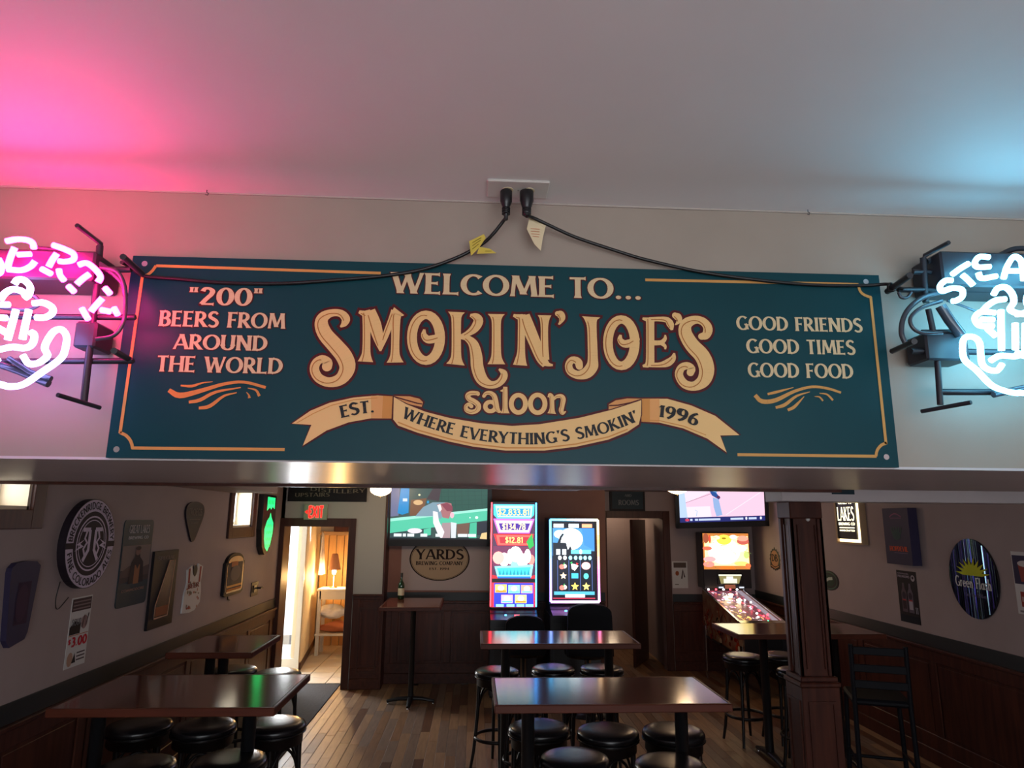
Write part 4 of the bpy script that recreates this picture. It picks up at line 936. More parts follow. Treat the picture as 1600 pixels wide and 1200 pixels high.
# round brewery sign
def mk(t, fr, w, h, th):
    R = (w+h)/4; cu, cv = w/2, h/2; n = 40
    MB().prism([(cu+R*cos(2*pi*i/n), cv+R*sin(2*pi*i/n)) for i in range(n)], fr, 0, th).build('drum', 'sign_body', t)
    A, B = sR(208, 192, 214), sR(40, 30, 40); p = PR()
    p.ell(cu, cv, R*.985, R*.985, A, 1, 48).ell(cu, cv, R*.72, R*.72, B, 2, 48)
    p.rect(cu-R, cv-.1*R, cu-.7*R, cv+.03*R, B, 2).rect(cu+.7*R, cv-.1*R, cu+R, cv+.03*R, B, 2)
    p.ring(cu, cv, R*.60, R*.60, .035*R, A, 3).ring(cu, cv, R*.52, R*.52, .02*R, A, 3)
    for sx in (-1, 1):
        p.line([(cu+sx*.12*R, cv+.30*R), (cu+sx*.12*R, cv-.15*R), (cu+sx*.30*R, cv-.38*R)], .10*R, A, 4)
        p.line([(cu+sx*.10*R, cv+.31*R), (cu+sx*.40*R, cv+.31*R)], .09*R, A, 4)
        p.line([(cu+sx*.24*R, cv+.27*R), (cu+sx*.30*R, cv+.12*R), (cu+sx*.20*R, cv+.02*R), (cu+sx*.32*R, cv-.12*R), (cu+sx*.22*R, cv-.3*R)], .07*R, A, 4)
        p.poly([(cu+sx*.30*R, cv+.10*R), (cu+sx*.62*R, cv-.02*R), (cu+sx*.46*R, cv-.04*R), (cu+sx*.66*R, cv-.16*R), (cu+sx*.32*R, cv-.06*R), (cu+sx*.46*R, cv+.0*R)], A, 5)
    def ring(a0, a1, rad):
        def f(s, hh): a = radians(a0+(a1-a0)*s); rr = rad+(hh if a1 < a0 else -hh); return (cu+rr*cos(a), cv+rr*sin(a))
        return f
    p.text('BRECKENRIDGE BREWERY', 0, 0, 1, .16*R, B, 4, .17, 'sans', warp=ring(176, 4, R*.775))
    p.text('FINE COLORADO ALES', 0, 0, 1, .16*R, B, 4, .17, 'sans', warp=ring(192, 348, R*.935))
    p.build('face_print', fr, th, parent=t)
    MB().tube(cr([fp(fr, .1*w, .12*h, .01), fp(fr, .06*w, -.06*h, .01), fp(fr, .12*w, -.16*h, .01), fp(fr, .3*w, -.06*h, .01)], 5), .003, 6).build('cord', 'cord_black', t)
wallthing('round_sign', 'large round black and white brewery sign with lettering around its rim', 'sign', 'left', ((103, 779), (177, 776), (177, 918), (104, 922)), .045, mk)
# two-tone tin sign with painted figure
def mk(t, fr, w, h, th):
    slab(t, fr, w, h, th, 'tin_teal', 'tin_plate', .03); p = PR()
    p.rect(0.01, .28*h, w-.01, .70*h, sR(132, 116, 112), 1).rect(.01, .28*h, w-.01, .42*h, sR(74, 62, 66), 2)
    p.poly([(.01, .40*h), (.3*w, .47*h), (.6*w, .42*h), (w-.01, .46*h), (w-.01, .34*h), (.01, .34*h)], sR(92, 76, 76), 3)
    p.poly([(.30*w, .26*h), (.34*w, .50*h), (.44*w, .56*h), (.46*w, .62*h), (.6*w, .62*h), (.62*w, .56*h), (.74*w, .50*h), (.80*w, .26*h)], sR(44, 36, 46), 4)
    p.ell(.53*w, .625*h, .085*w, .045*h, sR(128, 98, 92), 5, 16).rect(.46*w, .25*h, .64*w, .47*h, sR(150, 100, 70), 5).poly([(.46*w, .50*h), (.64*w, .50*h), (.55*w, .42*h)], sR(40, 32, 44), 6)
    p.ell(.53*w, .665*h, .09*w, .025*h, sR(60, 44, 50), 6, 14)
    c = sR(190, 190, 196)
    p.text('GREAT LAKES', .16*w, .845*h, .86*w, .095*h, c, 3, .15).text('BREWING CO', .16*w, .775*h, .84*w, .033*h, c, 3, .2, 'sans')
    p.text('COMMODORE', .12*w, .17*h, .88*w, .03*h, sR(150, 120, 110), 3, .18, 'sans')
    p.build('print', fr, th, parent=t)
wallthing('tin_sign', 'rounded tin sign with white title and a painted figure, second from the near end', 'sign', 'left', ((191, 813), (236, 812), (232, 942), (185, 948)), .006, mk)
# guitar pick sign
def mk(t, fr, w, h, th):
    pl_ = cr([(w*.5, 0), (w*.80, h*.36), (w*.98, h*.70), (w*.90, h*.92), (w*.5, h), (w*.1, h*.92), (.02*w, h*.70), (w*.20, h*.36)], 4, True)
    MB().prism(pl_, fr, 0, th).build('shield', 'sign_body', t)
    p = PR(); p.line(pl_, .006, sR(96, 84, 84), 1, closed=True); c = sR(120, 112, 108)
    p.text('TROEGS', .14*w, .66*h, .86*w, .17*h, c, 2, .16, 'sans').rect(.22*w, .55*h, .78*w, .565*h, c, 2).text('BREWERY', .3*w, .45*h, .7*w, .05*h, c, 2, .16, 'sans').build('print', fr, th, parent=t)
wallthing('pick_sign', 'dark guitar-pick shaped sign with a point at the bottom', 'sign', 'left', ((288, 783), (318, 785), (318, 845), (290, 848)), .015, mk)
# mirror with slanted pane
def mk(t, fr, w, h, th):
    slab(t, fr, w, h, th, 'tin_dark', 'mirror_frame'); p = PR()
    q = [(.20*w, .13*h), (.74*w, .13*h), (.86*w, .86*h), (.62*w, .86*h), (.20*w, .30*h)]
    MB().prism(q, fr, th, th+.004).build('mirror_pane', 'mirror', t)
    p.line(q, .013, sR(190, 150, 130), 6, closed=True)
    p.poly([(.24*w, .15*h), (.72*w, .15*h), (.73*w, .27*h), (.24*w, .27*h)], sR(140, 82, 56), 5).text('SPECIAL', .15*w, .88*h, .85*w, .05*h, sR(110, 100, 104), 1, .15).build('print', fr, th, parent=t)
wallthing('bar_mirror', 'dark framed bar mirror with a slanted orange-edged pane', 'mirror', 'left', ((239, 862), (277, 859), (271, 972), (233, 985)), .02, mk)
# jersey shaped sign
def mk(t, fr, w, h, th):
    q = [(.02*w, .03*h), (.06*w, .42*h), (.16*w, .62*h), (.12*w, .90*h), (.34*w, .98*h), (.42*w, .80*h), (.55*w, .72*h), (.66*w, .82*h), (.70*w, 1.0*h), (.98*w, .92*h), (.92*w, .60*h), (.99*w, .38*h), (.98*w, .16*h), (.7*w, .02*h), (.4*w, .0)]
    MB().prism(q, fr, 0, th).build('jersey_panel', 'poster_white', t); random.seed(3); p = PR()
    p.line([(.22*w, .92*h), (.24*w, .62*h)], .035, sR(150, 60, 60), 1).line([(.84*w, .93*h), (.82*w, .60*h)], .035, sR(150, 60, 60), 1)
    p.ell(.54*w, .86*h, .10*w, .12*h, sR(70, 66, 60), 1, 20)
    for i in range(26):
        a, b = random.uniform(.15, .85)*w, random.uniform(.08, .62)*h
        p.ell(a, b, random.uniform(.02, .06)*w, random.uniform(.015, .04)*h, random.choice((sR(150, 70, 64), sR(120, 110, 96), sR(170, 120, 104))), 2, 7)
    p.text('BEER', .2*w, .50*h, .82*w, .10*h, sR(120, 50, 54), 3, .2).build('print', fr, th, parent=t)
wallthing('jersey_sign', 'cream and red jersey-shaped sign below the guitar-pick sign', 'sign', 'left', ((288, 882), (317, 881), (313, 952), (286, 960)), .012, mk)
# arched tavern mirror
def mk(t, fr, w, h, th):
    arch = lambda k, kk=0: [(k, k+.05*h), (.12*w, k), (.88*w, k), (w-k, k+.05*h), (w-k, h*.78-k)]+[(w/2+(w/2-k-.06*w)*cos(radians(a)), h*.80+(h*.20-k)*sin(radians(a))) for a in range(0, 181, 15)]+[(k, h*.78-k)]
    MB().prism(arch(0), fr, 0, th).build('mirror_frame', 'tin_dark', t)
    MB().prism(arch(.03), fr, th, th+.003).build('mirror_pane', 'mirror', t)
    p = PR(); p.rect(.10*w, .14*h, .88*w, .78*h, sR(62, 58, 66), 6).rect(.10*w, .20*h, .88*w, .25*h, sR(214, 160, 90), 7).rect(.10*w, .12*h, .88*w, .17*h, sR(180, 110, 50), 7)
    p.ell(.5*w, .52*h, .28*w, .18*h, sR(88, 80, 86), 8).rect(.25*w, .68*h, .6*w, .8*h, sR(150, 90, 60), 8).build('print', fr, th, parent=t)
    MB().tube([fp(fr, .3*w, .02, .01), fp(fr, .34*w, -.03, .01), fp(fr, .45*w, -.045, .01)], .006, 6).build('hanging_hook', 'metal_black', t)
wallthing('arched_mirror', 'small arched dark mirror below the far high window', 'mirror', 'left', ((352, 864), (382, 864), (380, 924), (352, 934)), .03, mk)
# light switch
def mk(t, fr, w, h, th):
    slab(t, fr, w, h, th, 'sign_body', 'switch_plate'); MB().prism([(.3*w, .25*h), (.7*w, .25*h), (.7*w, .75*h), (.3*w, .75*h)], fr, th, th+.006).build('rocker', 'plastic_black', t)
    MB().prism([(.75*w, .45*h), (1.15*w, .48*h), (1.15*w, .56*h), (.75*w, .58*h)], fr, th, th+.05).build('lever', 'sign_body', t)
wallthing('light_switch', 'small dark brass switch plate near the exit doorway', 'switch', 'left', ((393, 910), (403, 909), (403, 930), (393, 931)), .008, mk)
# green LED sign
def mk(t, fr, w, h, th):
    q = [(.02*w, .42*h), (.12*w, .14*h), (.34*w, .0), (.60*w, .03*h), (.84*w, .2*h), (.96*w, .46*h), (.98*w, .98*h), (.90*w, h), (.04*w, h)]
    MB().prism(q, fr, 0, th).build('sign_case', 'plastic_black', t); g_ = (.02, 1.0, .22); p = PR(); dk = (.0, .30, .05)
    p.poly([(.30*w, .96*h), (.86*w, .955*h), (.86*w, .76*h), (.70*w, .80*h), (.60*w, .75*h), (.50*w, .79*h), (.30*w, .73*h)], g_, 1)
    for i in range(4): p.rect((.36+.12*i)*w, .84*h, (.42+.12*i)*w, .91*h, dk, 2)
    hop = [(.58*w, .70*h), (.66*w, .62*h), (.84*w, .52*h), (.84*w, .36*h), (.72*w, .18*h), (.52*w, .05*h), (.34*w, .12*h), (.24*w, .26*h), (.22*w, .42*h), (.36*w, .56*h), (.52*w, .62*h)]
    p.poly(hop, g_, 1)
    for i in range(4):
        for j in range(3): p.line([((.32+.14*j)*w, (.5-.11*i)*h), ((.40+.14*j)*w, (.45-.11*i)*h), ((.46+.14*j)*w, (.5-.11*i)*h)], .012, dk, 2)
    p.build('green_display', fr, th, m='led_green_print', parent=t, label='glowing green hop cone and crest')
wallthing('lit_sign', 'black case with glowing green hop-shaped light by the exit doorway', 'sign', 'left', ((411, 774), (431, 772), (429, 865), (407, 867)), .06, mk)
# price flyer
def mk(t, fr, w, h, th):
    slab(t, fr, w, h, th, 'poster_white', 'paper'); p = PR(); K = sR(36, 30, 32)
    p.rect(.03*w, .80*h, .97*w, .98*h, sR(70, 52, 56), 1)
    for i in range(3): p.rect(.08*w, (.825+.05*i)*h, .92*w, (.845+.05*i)*h, sR(130, 110, 112), 2)
    p.poly([(.03*w, .47*h), (.55*w, .47*h), (.55*w, .62*h), (.25*w, .66*h), (.03*w, .58*h)], K, 1).text('SOUR', .10*w, .60*h, .55*w, .09*h, sR(120, 116, 120), 3, .18, 'sans')
    p.ell(.72*w, .62*h, .16*w, .10*h, sR(150, 120, 118), 1, 16).line([(.62*w, .55*h), (.70*w, .72*h), (.80*w, .56*h), (.90*w, .74*h)], .012, sR(60, 46, 50), 2)
    p.rect(.03*w, .452*h, .97*w, .462*h, sR(170, 90, 40), 1)
    p.text('$', .04*w, .34*h, .16*w, .07*h, sR(190, 28, 48), 2, .2, 'sans').text('3.00', .20*w, .30*h, .94*w, .125*h, sR(190, 28, 48), 2, .24, 'sans')
    p.ell(.22*w, .12*h, .14*w, .10*h, sR(176, 140, 122), 1, 16).poly([(.3*w, .06*h), (.5*w, .06*h), (.42*w, .2*h)], K, 2)
    for i in range(3): p.rect(.52*w, (.18-.05*i)*h, .92*w, (.20-.05*i)*h, sR(80, 66, 72), 2)
    p.build('print', fr, th, parent=t)
wallthing('price_flyer', 'white paper flyer with a red price taped under the round sign', 'flyer', 'left', ((111, 935), (143, 930), (134, 1035), (102, 1046)), .002, mk)
# ---- right wall
def mk(t, fr, w, h, th):
    MB().prism([(0, 0), (w, 0), (w, h), (0, h)], fr, 0, th*.55).build('light_box', 'gold_light', t)
    for q in (((0, -.02), (w+.02, -.02), (w+.02, .0), (0, .0)), ((w, 0), (w+.02, 0), (w+.02, h), (w, h)), ((-.02, -.02), (0, -.02), (0, h), (-.02, h))): MB().prism(q, fr, 0, th).build('frame_board', 'frame_wood_pale', t)
    MB().prism([(0, .03), (w*.80, .03), (w*.80, h), (0, h)], fr, th*.55, th*.8).build('dark_panel', 'plastic_black', t)
    c = (1.0, .88, .55); p = PR()
    p.text('LAKES', .05*w, .52*h, .76*w, .34*h, c, 2, .15).text('GREAT', .1*w, .93*h, .72*w, .2*h, c, 2, .15).text('BREWING CO', .08*w, .41*h, .76*w, .065*h, c, 2, .2, 'sans')
    p.rect(.1*w, .335*h, .74*w, .36*h, c, 2); p.text('HANDCRAFTED', .1*w, .26*h, .74*w, .04*h, c, 2, .2, 'sans').build('lit_lettering', fr, th*.8, m='screen_hot', parent=t)
wallthing('lit_box_sign', 'backlit black box sign with glowing white letters, right behind the column', 'sign', 'right', ((1304, 783), (1342, 783), (1344, 848), (1308, 846)), .06, mk)
def mk(t, fr, w, h, th):
    MB().prism([(0, 0), (w, 0), (w, h), (0, h)], fr, 0, th).build('cabinet', 'navy', t); p = PR()
    p.line([(.28*w, .84*h), (.38*w, .88*h), (.5*w, .90*h), (.62*w, .88*h), (.74*w, .84*h)], .010, sR(150, 90, 120), 1, k=3).line([(.3*w, .82*h), (.74*w, .82*h)], .008, sR(120, 80, 110), 1)
    for i in range(5): p.line([((.30+.1*i)*w, .66*h), ((.34+.08*i)*w, .56*h), (.5*w, .46*h)], .014, sR(62, 92, 78), 1, k=3)
    p.ell(.5*w, .52*h, .16*w, .09*h, sR(58, 80, 78), 2, 18)
    p.text('HOPDEVIL', .18*w, .235*h, .88*w, .085*h, sR(206, 84, 52), 2, .22).rect(.35*w, .20*h, .86*w, .208*h, sR(120, 100, 130), 2).build('print', fr, th, parent=t)
wallthing('box_sign', 'deep purple box sign with small orange lettering on the right wall', 'sign', 'right', ((1376, 794), (1414, 794), (1430, 885), (1388, 880)), .085, mk)
def mk(t, fr, w, h, th):
    slab(t, fr, w, h, th, 'tin_dark', 'paper'); p = PR(); c = sR(150, 136, 150)
    p.text('INTRODUCING', .06*w, .93*h, .62*w, .025*h, c, 1, .2, 'sans').text('PREMIUMS', .06*w, .865*h, .66*w, .045*h, c, 1, .22, 'sans').ell(.82*w, .87*h, .1*w, .06*h, sR(170, 160, 168), 1, 16).ell(.82*w, .88*h, .05*w, .03*h, sR(50, 40, 48), 2, 10)
    for cx, k in ((.30, 0), (.62, 1)):
        c2_ = sR(92, 76, 84) if k == 0 else sR(100, 90, 102)
        p.poly([((cx-.13)*w, .2*h), ((cx+.13)*w, .2*h), ((cx+.13)*w, .58*h), ((cx+.06)*w, .66*h), ((cx+.045)*w, .76*h), ((cx-.045)*w, .76*h), ((cx-.06)*w, .66*h), ((cx-.13)*w, .58*h)], c2_, 1)
        p.ell(cx*w, .52*h, .09*w, .07*h, sR(60, 50, 60), 2, 14).rect((cx-.09)*w, .26*h, (cx+.09)*w, .42*h, sR(60, 46, 52) if k == 0 else sR(170, 164, 176), 2)
        p.rect((cx-.09)*w, .42*h, (cx+.09)*w, .445*h, sR(170, 60, 60), 3)
    p.text('11', .82*w, .2*h, .95*w, .12*h, sR(150, 146, 156), 2, .2).rect(.02*w, .01*h, .98*w, .14*h, sR(24, 30, 40), 1).build('print', fr, th, parent=t)
wallthing('bottle_poster', 'narrow dark poster showing two bottles under the purple box sign', 'poster', 'right', ((1398, 890), (1430, 894), (1440, 978), (1410, 970)), .002, mk)
# oval foil sign
def mk(t, fr, w, h, th):
    n = 48; ov = [(w/2+w/2*cos(2*pi*i/n), h/2+h/2*sin(2*pi*i/n)) for i in range(n)]
    MB().prism(ov, fr, 0, th).build('oval_board', 'tin_dark', t); random.seed(11); p = PR()
    # foil made of narrow vertical pleats, each tilted a little
    me_v = []; me_f = []; cols = []; u = .012
    fo = PR(); fo.ell(w/2, h/2, w*.49, h*.49, sR(20, 40, 44), 0, 48).build('foil_ground', fr, th, m='foil', parent=t)
    pm = MB(); k = 0
    while u < w-.012:
        du = random.uniform(.007, .013); uu = u+du/2
        if uu > w-.01: break
        hh = (h/2)*sqrt(max(0, 1-((uu-w/2)/(w/2*.97))**2)); d_ = random.uniform(.002, .006)
        A_, B_, C_ = (u, 0), (uu, d_), (min(u+du, w-.01), random.uniform(-.0005, .003))
        v0, v1 = h/2-hh, h/2+hh
        pm.add([fp(fr, u, v0, th+.001), fp(fr, uu, v0, th+.001+d_), fp(fr, C_[0], v0, th+.001+C_[1]), fp(fr, u, v1, th+.001), fp(fr, uu, v1, th+.001+d_), fp(fr, C_[0], v1, th+.001+C_[1])], [(0, 1, 4, 3), (1, 2, 5, 4)], k % 2)
        u += du; k += 1
    pm.build('foil_pleats', ['foil_green', 'foil_blue'], t, kind='stuff')
    su = (.52*w, .535*h); pts = []
    for i in range(11):
        a = radians(180-18*i); pts.append((su[0]+.20*w*cos(a), su[1]+.13*h*sin(a)))
        if i < 10: a2 = a-radians(9); pts.append((su[0]+.36*w*cos(a2), su[1]+.23*h*sin(a2)))
    G = sR(196, 200, 44); p.poly(pts, G, 1)
    c = sR(214, 214, 214)
    p.text('Green Flash', .15*w, .385*h, .88*w, .135*h, c, 3, .17, 'serif', v1=.375*h).text('Craft Beer Brewery', .34*w, .27*h, .76*w, .05*h, sR(120, 110, 140), 3, .12, 'serif').build('print', fr, th+.008, parent=t)
wallthing('oval_sign', 'oval glittering dark foil sign with a yellow half sun and white letters', 'sign', 'right', ((1484, 842), (1556, 842), (1563, 966), (1484, 966)), .012, mk)
def mk(t, fr, w, h, th):
    slab(t, fr, w, h, th, 'poster_white', 'paper'); p = PR()
    p.rect(.03*w, .48*h, .97*w, .94*h, sR(58, 52, 78), 1).poly([(.30*w, .52*h), (.70*w, .52*h), (.78*w, .80*h), (.24*w, .80*h)], sR(150, 70, 60), 2).ell(.51*w, .81*h, .28*w, .05*h, sR(206, 196, 196), 3, 20)
    p.rect(.2*w, .12*h, .8*w, .36*h, sR(150, 60, 52), 2).rect(.24*w, .2*h, .76*w, .28*h, sR(190, 150, 140), 3).rect(.1*w, .03*h, .9*w, .06*h, sR(130, 120, 124), 2).build('print', fr, th, parent=t)
wallthing('beer_poster', 'white-edged poster with a glass of red beer cut by the right frame edge', 'poster', 'right', ((1579, 861), (1618, 864), (1632, 966), (1591, 958)), .002, mk)
# hop logo sticker and round sticker
def mk(t, fr, w, h, th):
    K = sR(30, 20, 22); q = []
    for i in range(48):
        a = 2*pi*i/48; r = 1+.10*(i % 3 == 0)+(.12 if i == 12 else 0); q.append((w/2+w/2*.92*r*cos(a), h/2+h/2*.88*r*sin(a)))
    MB().prism(q, fr, 0, th).build('sticker', 'tin_dark', t); p = PR(); C_ = sR(170, 120, 88)
    p.ell(w/2, h*.53, w*.36, h*.36, C_, 1, 30).text('DB', .22*w, .42*h, .78*w, .30*h, K, 2, .2).poly([(.05*w, .30*h), (.5*w, .20*h), (.95*w, .30*h), (.93*w, .14*h), (.5*w, .06*h), (.07*w, .14*h)], K, 3).line([(.14*w, .23*h), (.5*w, .13*h), (.86*w, .23*h)], .014, C_, 4).build('print', fr, th, parent=t)
wallthing('crest_sticker', 'dark spiky oval crest with two letters on the right wall left of the column', 'sign', 'right', ((1202, 855), (1219, 857), (1219, 894), (1203, 891)), .004, mk)
def mk(t, fr, w, h, th):
    MB().prism([(w/2+w/2*cos(2*pi*i/28), h/2+h/2*sin(2*pi*i/28)) for i in range(28)], fr, 0, th).build('disc', 'tin_dark', t)
    PR().ring(w/2, h/2, w*.42, h*.42, .012, sR(70, 100, 80), 1).ell(w/2, h/2, w*.3, h*.3, sR(40, 60, 48), 1, 20).line([(.35*w, .45*h), (.5*w, .58*h), (.7*w, .62*h)], .03, sR(180, 190, 180), 2).build('print', fr, th, parent=t)
wallthing('round_sticker', 'small round black and green sign half hidden behind the column', 'sign', 'right', ((1281, 893), (1310, 890), (1310, 922), (1281, 922)), .006, mk)
# teal sticker on the beam, badge on the column
def mk(t, fr, w, h, th):
    MB().prism([(0, 0), (w, 0), (w, h), (0, h)], fr, 0, th).build('card', 'tin_teal', t)
    PR().text('LOUNGE', .12*w, .45*h, .72*w, .22*h, sR(110, 130, 130), 1, .2, 'sans', v1=.55*h).build('print', fr, th, parent=t)
wallthing('beam_sticker', 'small teal sticker on the white beam above the backlit sign', 'sign', 4.30, ((1299, 752), (1335, 752), (1334, 772), (1299, 773)), .002, mk)
a = at(1262.5, 811, 1, 4.343); t = thing('column_badge', 'small pale round badge near the top of the wooden column', 'badge', (a[0], 4.345, a[2]))
MB().lathe([(.004, -.008), (.012, -.006), (.015, 0)], (0, 0, 0), 14, axis='y').build('badge_face', 'poster_white', t)

# ---- back walls
def mk(t, fr, w, h, th):
    slab(t, fr, w, h, th, 'tin_dark', 'board'); c = sR(120, 112, 100)
    PR().text('UPSTAIRS', .09*w, .26*h, .53*w, .22*h, c, 1, .13, v1=.30*h).text('DISTILLERY', .30*w, .60*h, 1.0*w, .22*h, c, 1, .13, warp=lambda f, hh: ((.28+.70*f)*w, (.60-.10*sin(pi*(f-.1)))*h+hh)).build('lettering', fr, th, parent=t)
l, r, z0, z1 = wr(8.67, ((450, 764), (573, 764), (573, 783), (450, 783)))
wallthing('direction_board', 'long dark wooden board with faded pale lettering above the exit sign', 'sign', 8.67, ((450, 757), (573, 757), (573, 783.5), (450, 784)), .03, mk)
def mk(t, fr, w, h, th):
    MB().prism([(0, 0), (w, 0), (w, h), (0, h)], fr, 0, th).build('housing', 'exit_green', t)
    R_ = (1, .015, .01); p = PR()
    p.text('EXIT', .20*w, .14*h, .84*w, .74*h, (1, .22, .14), 1, .22, 'sans', grow=.06).text('EXIT', .20*w, .14*h, .84*w, .74*h, R_, 3, .22, 'sans').poly([(.03*w, .5*h), (.16*w, .66*h), (.16*w, .34*h)], R_, 2)
    p.build('lit_letters', fr, th, m='led_exit', parent=t, label='glowing red letters and arrow')
wallthing('exit_sign', 'pale exit sign with glowing red letters and left arrow above the doorway', 'sign', 8.67, ((475, 788), (511, 788), (511, 812), (475, 812)), .05, mk)
def mk(t, fr, w, h, th):
    slab(t, fr, w, h, th, 'yards_board', 'board'); cu, cv = .423*w, .50*h; ru, rv = .333*w, .35*h; K = sR(36, 24, 24); B = sR(172, 152, 124); p = PR()
    p.ell(cu, cv, ru, rv, K, 1, 60).ell(cu, cv, ru*.955, rv*.955, B, 2, 60).ring(cu, cv, ru*.93, rv*.93, .004, K, 3, 60)
    p.text('YARDS', cu-.62*ru*1.25, cv-.02*rv, cu+.80*ru, .46*rv, K, 4, .16).text('BREWING COMPANY', cu-.78*ru, cv-.28*rv, cu+.78*ru, .17*rv, K, 4, .17).text('EST. 1994', cu-.33*ru, cv-.50*rv, cu+.33*ru, .10*rv, K, 4, .17)
    p.text('PHILADELPHIA', cu-.4*ru, cv+.62*rv, cu+.4*ru, .10*rv, K, 4, .15).build('print', fr, th, parent=t)
wallthing('brewery_banner', 'pale wall panel with an oval black lettered logo below the left television', 'banner', 8.95, ((627, 826), (768, 824), (768, 922), (627, 923)), .012, mk)
def mk(t, fr, w, h, th):
    slab(t, fr, w, h, th, 'tin_dark', 'plaque_board'); MB().prism([(.03, .03), (w-.03, .03), (w-.03, h-.03), (.03, h-.03)], fr, th, th+.003).build('face', 'tin_teal', t)
    c = sR(120, 124, 128); PR().text('ROOMS', .24*w, .20*h, .82*w, .17*h, c, 1, .17).text('GAMES', .26*w, .66*h, .82*w, .15*h, c, 1, .15).text('AND', .42*w, .48*h, .62*w, .08*h, c, 1, .15).build('lettering', fr, th+.004, parent=t)
wallthing('rooms_plaque', 'dark framed rectangular plaque lettered above the corridor doorway', 'sign', 9.6, ((953, 752), (1007, 752), (1008, 798), (953, 799)), .04, mk)
def mk(t, fr, w, h, th):
    slab(t, fr, w, h, th, 'poster_white', 'paper'); p = PR()
    p.rect(.10*w, .76*h, .92*w, .95*h, sR(90, 76, 70), 1).ell(.32*w, .55*h, .12*w, .09*h, sR(150, 80, 50), 1, 14).line([(.6*w, .35*h), (.7*w, .68*h), (.8*w, .4*h)], .02, sR(70, 56, 54), 1).rect(.15*w, .12*h, .4*w, .15*h, sR(100, 80, 76), 1).build('print', fr, th, parent=t)
wallthing('notice_poster', 'pale notice poster between the corridor doorway and the pinball machine', 'poster', 9.6, ((1051, 877), (1074, 877), (1075, 919), (1050, 919)), .003, mk)
def mk(t, fr, w, h, th):
    MB().prism([(w/2+w/2*cos(2*pi*i/20), h/2+h/2*sin(2*pi*i/20)) for i in range(20)], fr, 0, th).build('dial', 'plastic_black', t)
    PR().ring(w/2, h/2, w*.33, h*.33, .008, sR(90, 80, 84), 1, 20).build('ring_mark', fr, th, parent=t)
wallthing('wall_vent', 'small round black vent left of the framed plaque', 'vent', 9.6, ((931, 785), (944, 785), (944, 797), (931, 797)), .02, mk)

# ================================================================== LAMPS
def dome(lab, px0, px1, pyb, Y):
    a = at(px0, pyb-7, 1, Y); b = at(px1, pyb-7, 1, Y); c = at((px0+px1)/2, pyb, 1, Y); R = (b[0]-a[0])/2; x = c[0]; z = c[2]
    t = thing('ceiling_lamp', lab, 'lamp', (x, Y, ZB), group='glowing bowl lamps on the back room ceiling')
    MB().lathe([(.07, -.02), (.075, -.005), (.075, 0)], (0, 0, 0), 20).build('canopy', 'brass', t)
    MB().lathe([(R*.15, z-ZB), (R*.55, z-ZB+.012), (R*.88, z-ZB+.036), (R, z-ZB+.06), (R*.96, -.02)], (0, 0, 0), 28).build('bowl', 'lamp_bowl', t)
    MB().lathe([(.004, z-ZB-.018), (.008, z-ZB-.008), (.004, z-ZB)], (0, 0, 0), 10).build('finial', 'brass', t)
    return x, z
for lab, p0, p1, yb, Y in (('glowing warm bowl lamp above the small table, left of the left television', 578, 611, 775, 7.6), ('glowing warm bowl lamp in front of the right television', 1042, 1075, 772, 7.6)):
    x, z = dome(lab, p0, p1, yb, Y)
    l = bpy.data.lights.new('lamp_light', 'POINT'); l.energy = 9; l.color = (1, .66, .38); l.shadow_soft_size = .09
    o = bpy.data.objects.new('lamp_light', l); COL.objects.link(o); o.location = (x, Y, z-.10)
l = bpy.data.lights.new('corridor_fill_light', 'POINT'); l.energy = 9; l.color = (1, .75, .5); l.shadow_soft_size = .1  # added fill light, no fixture behind it: brightens the corridor walls
o = bpy.data.objects.new('corridor_fill_light', l); COL.objects.link(o); o.location = (2.15, 10.9, 2.25)
t = thing('ceiling_light_panel', 'pale flat light panel on the ceiling above the slot machines', 'lamp', (.85, 8.0, ZB))
MB().box((-.30, -.30, -.05), (.42, .30, 0), bev=.008).build('panel_case', 'white_plate', t)
MB().box((-.27, -.27, -.056), (.39, .27, -.05)).build('diffuser', 'poster_white', t)

# ================================================================== TELEVISIONS
def tv(lab, q, Y, tilt, roll, paint, yaw=0):
    l, r, z0, z1 = wr(Y, q); w = r-l; h = w*.58; zt = z0+h
    t = thing('television', lab, 'television', ((l+r)/2, Y+.03, z0+h/2)); t.rotation_euler = (radians(tilt), radians(roll), radians(yaw))
    fr = ((-w/2, -.03, -h/2), (1, 0, 0), (0, 0, 1), (0, -1, 0))
    MB().box((-w/2, -.03, -h/2), (w/2, .03, h/2), bev=.008).build('case', 'plastic_black', t)
    b = .042*w
    bz = MB()
    for a, c in (((-w/2, -.04, -h/2), (w/2, -.03, -h/2+b*1.5)), ((-w/2, -.04, h/2-b*.8), (w/2, -.03, h/2)), ((-w/2, -.04, -h/2), (-w/2+b, -.03, h/2)), ((w/2-b, -.04, -h/2), (w/2, -.03, h/2))): bz.box(a, c)
    bz.build('bezel', 'plastic_black', t)
    MB().box((-.05, .03, -.05), (.05, .12, .05)).box((-.2, .03, -.15), (.2, .045, .15)).build('wall_mount', 'metal_black', t)
    W_, H_ = w-2*b, h-b*2.3; sf = ((-w/2+b, -.031, -h/2+b*1.5), (1, 0, 0), (0, 0, 1), (0, -1, 0)); p = PR(); paint(p, W_, H_)
    p.build('screen', sf, 0, m='screen', parent=t, label='lit screen showing a sports broadcast'); return t
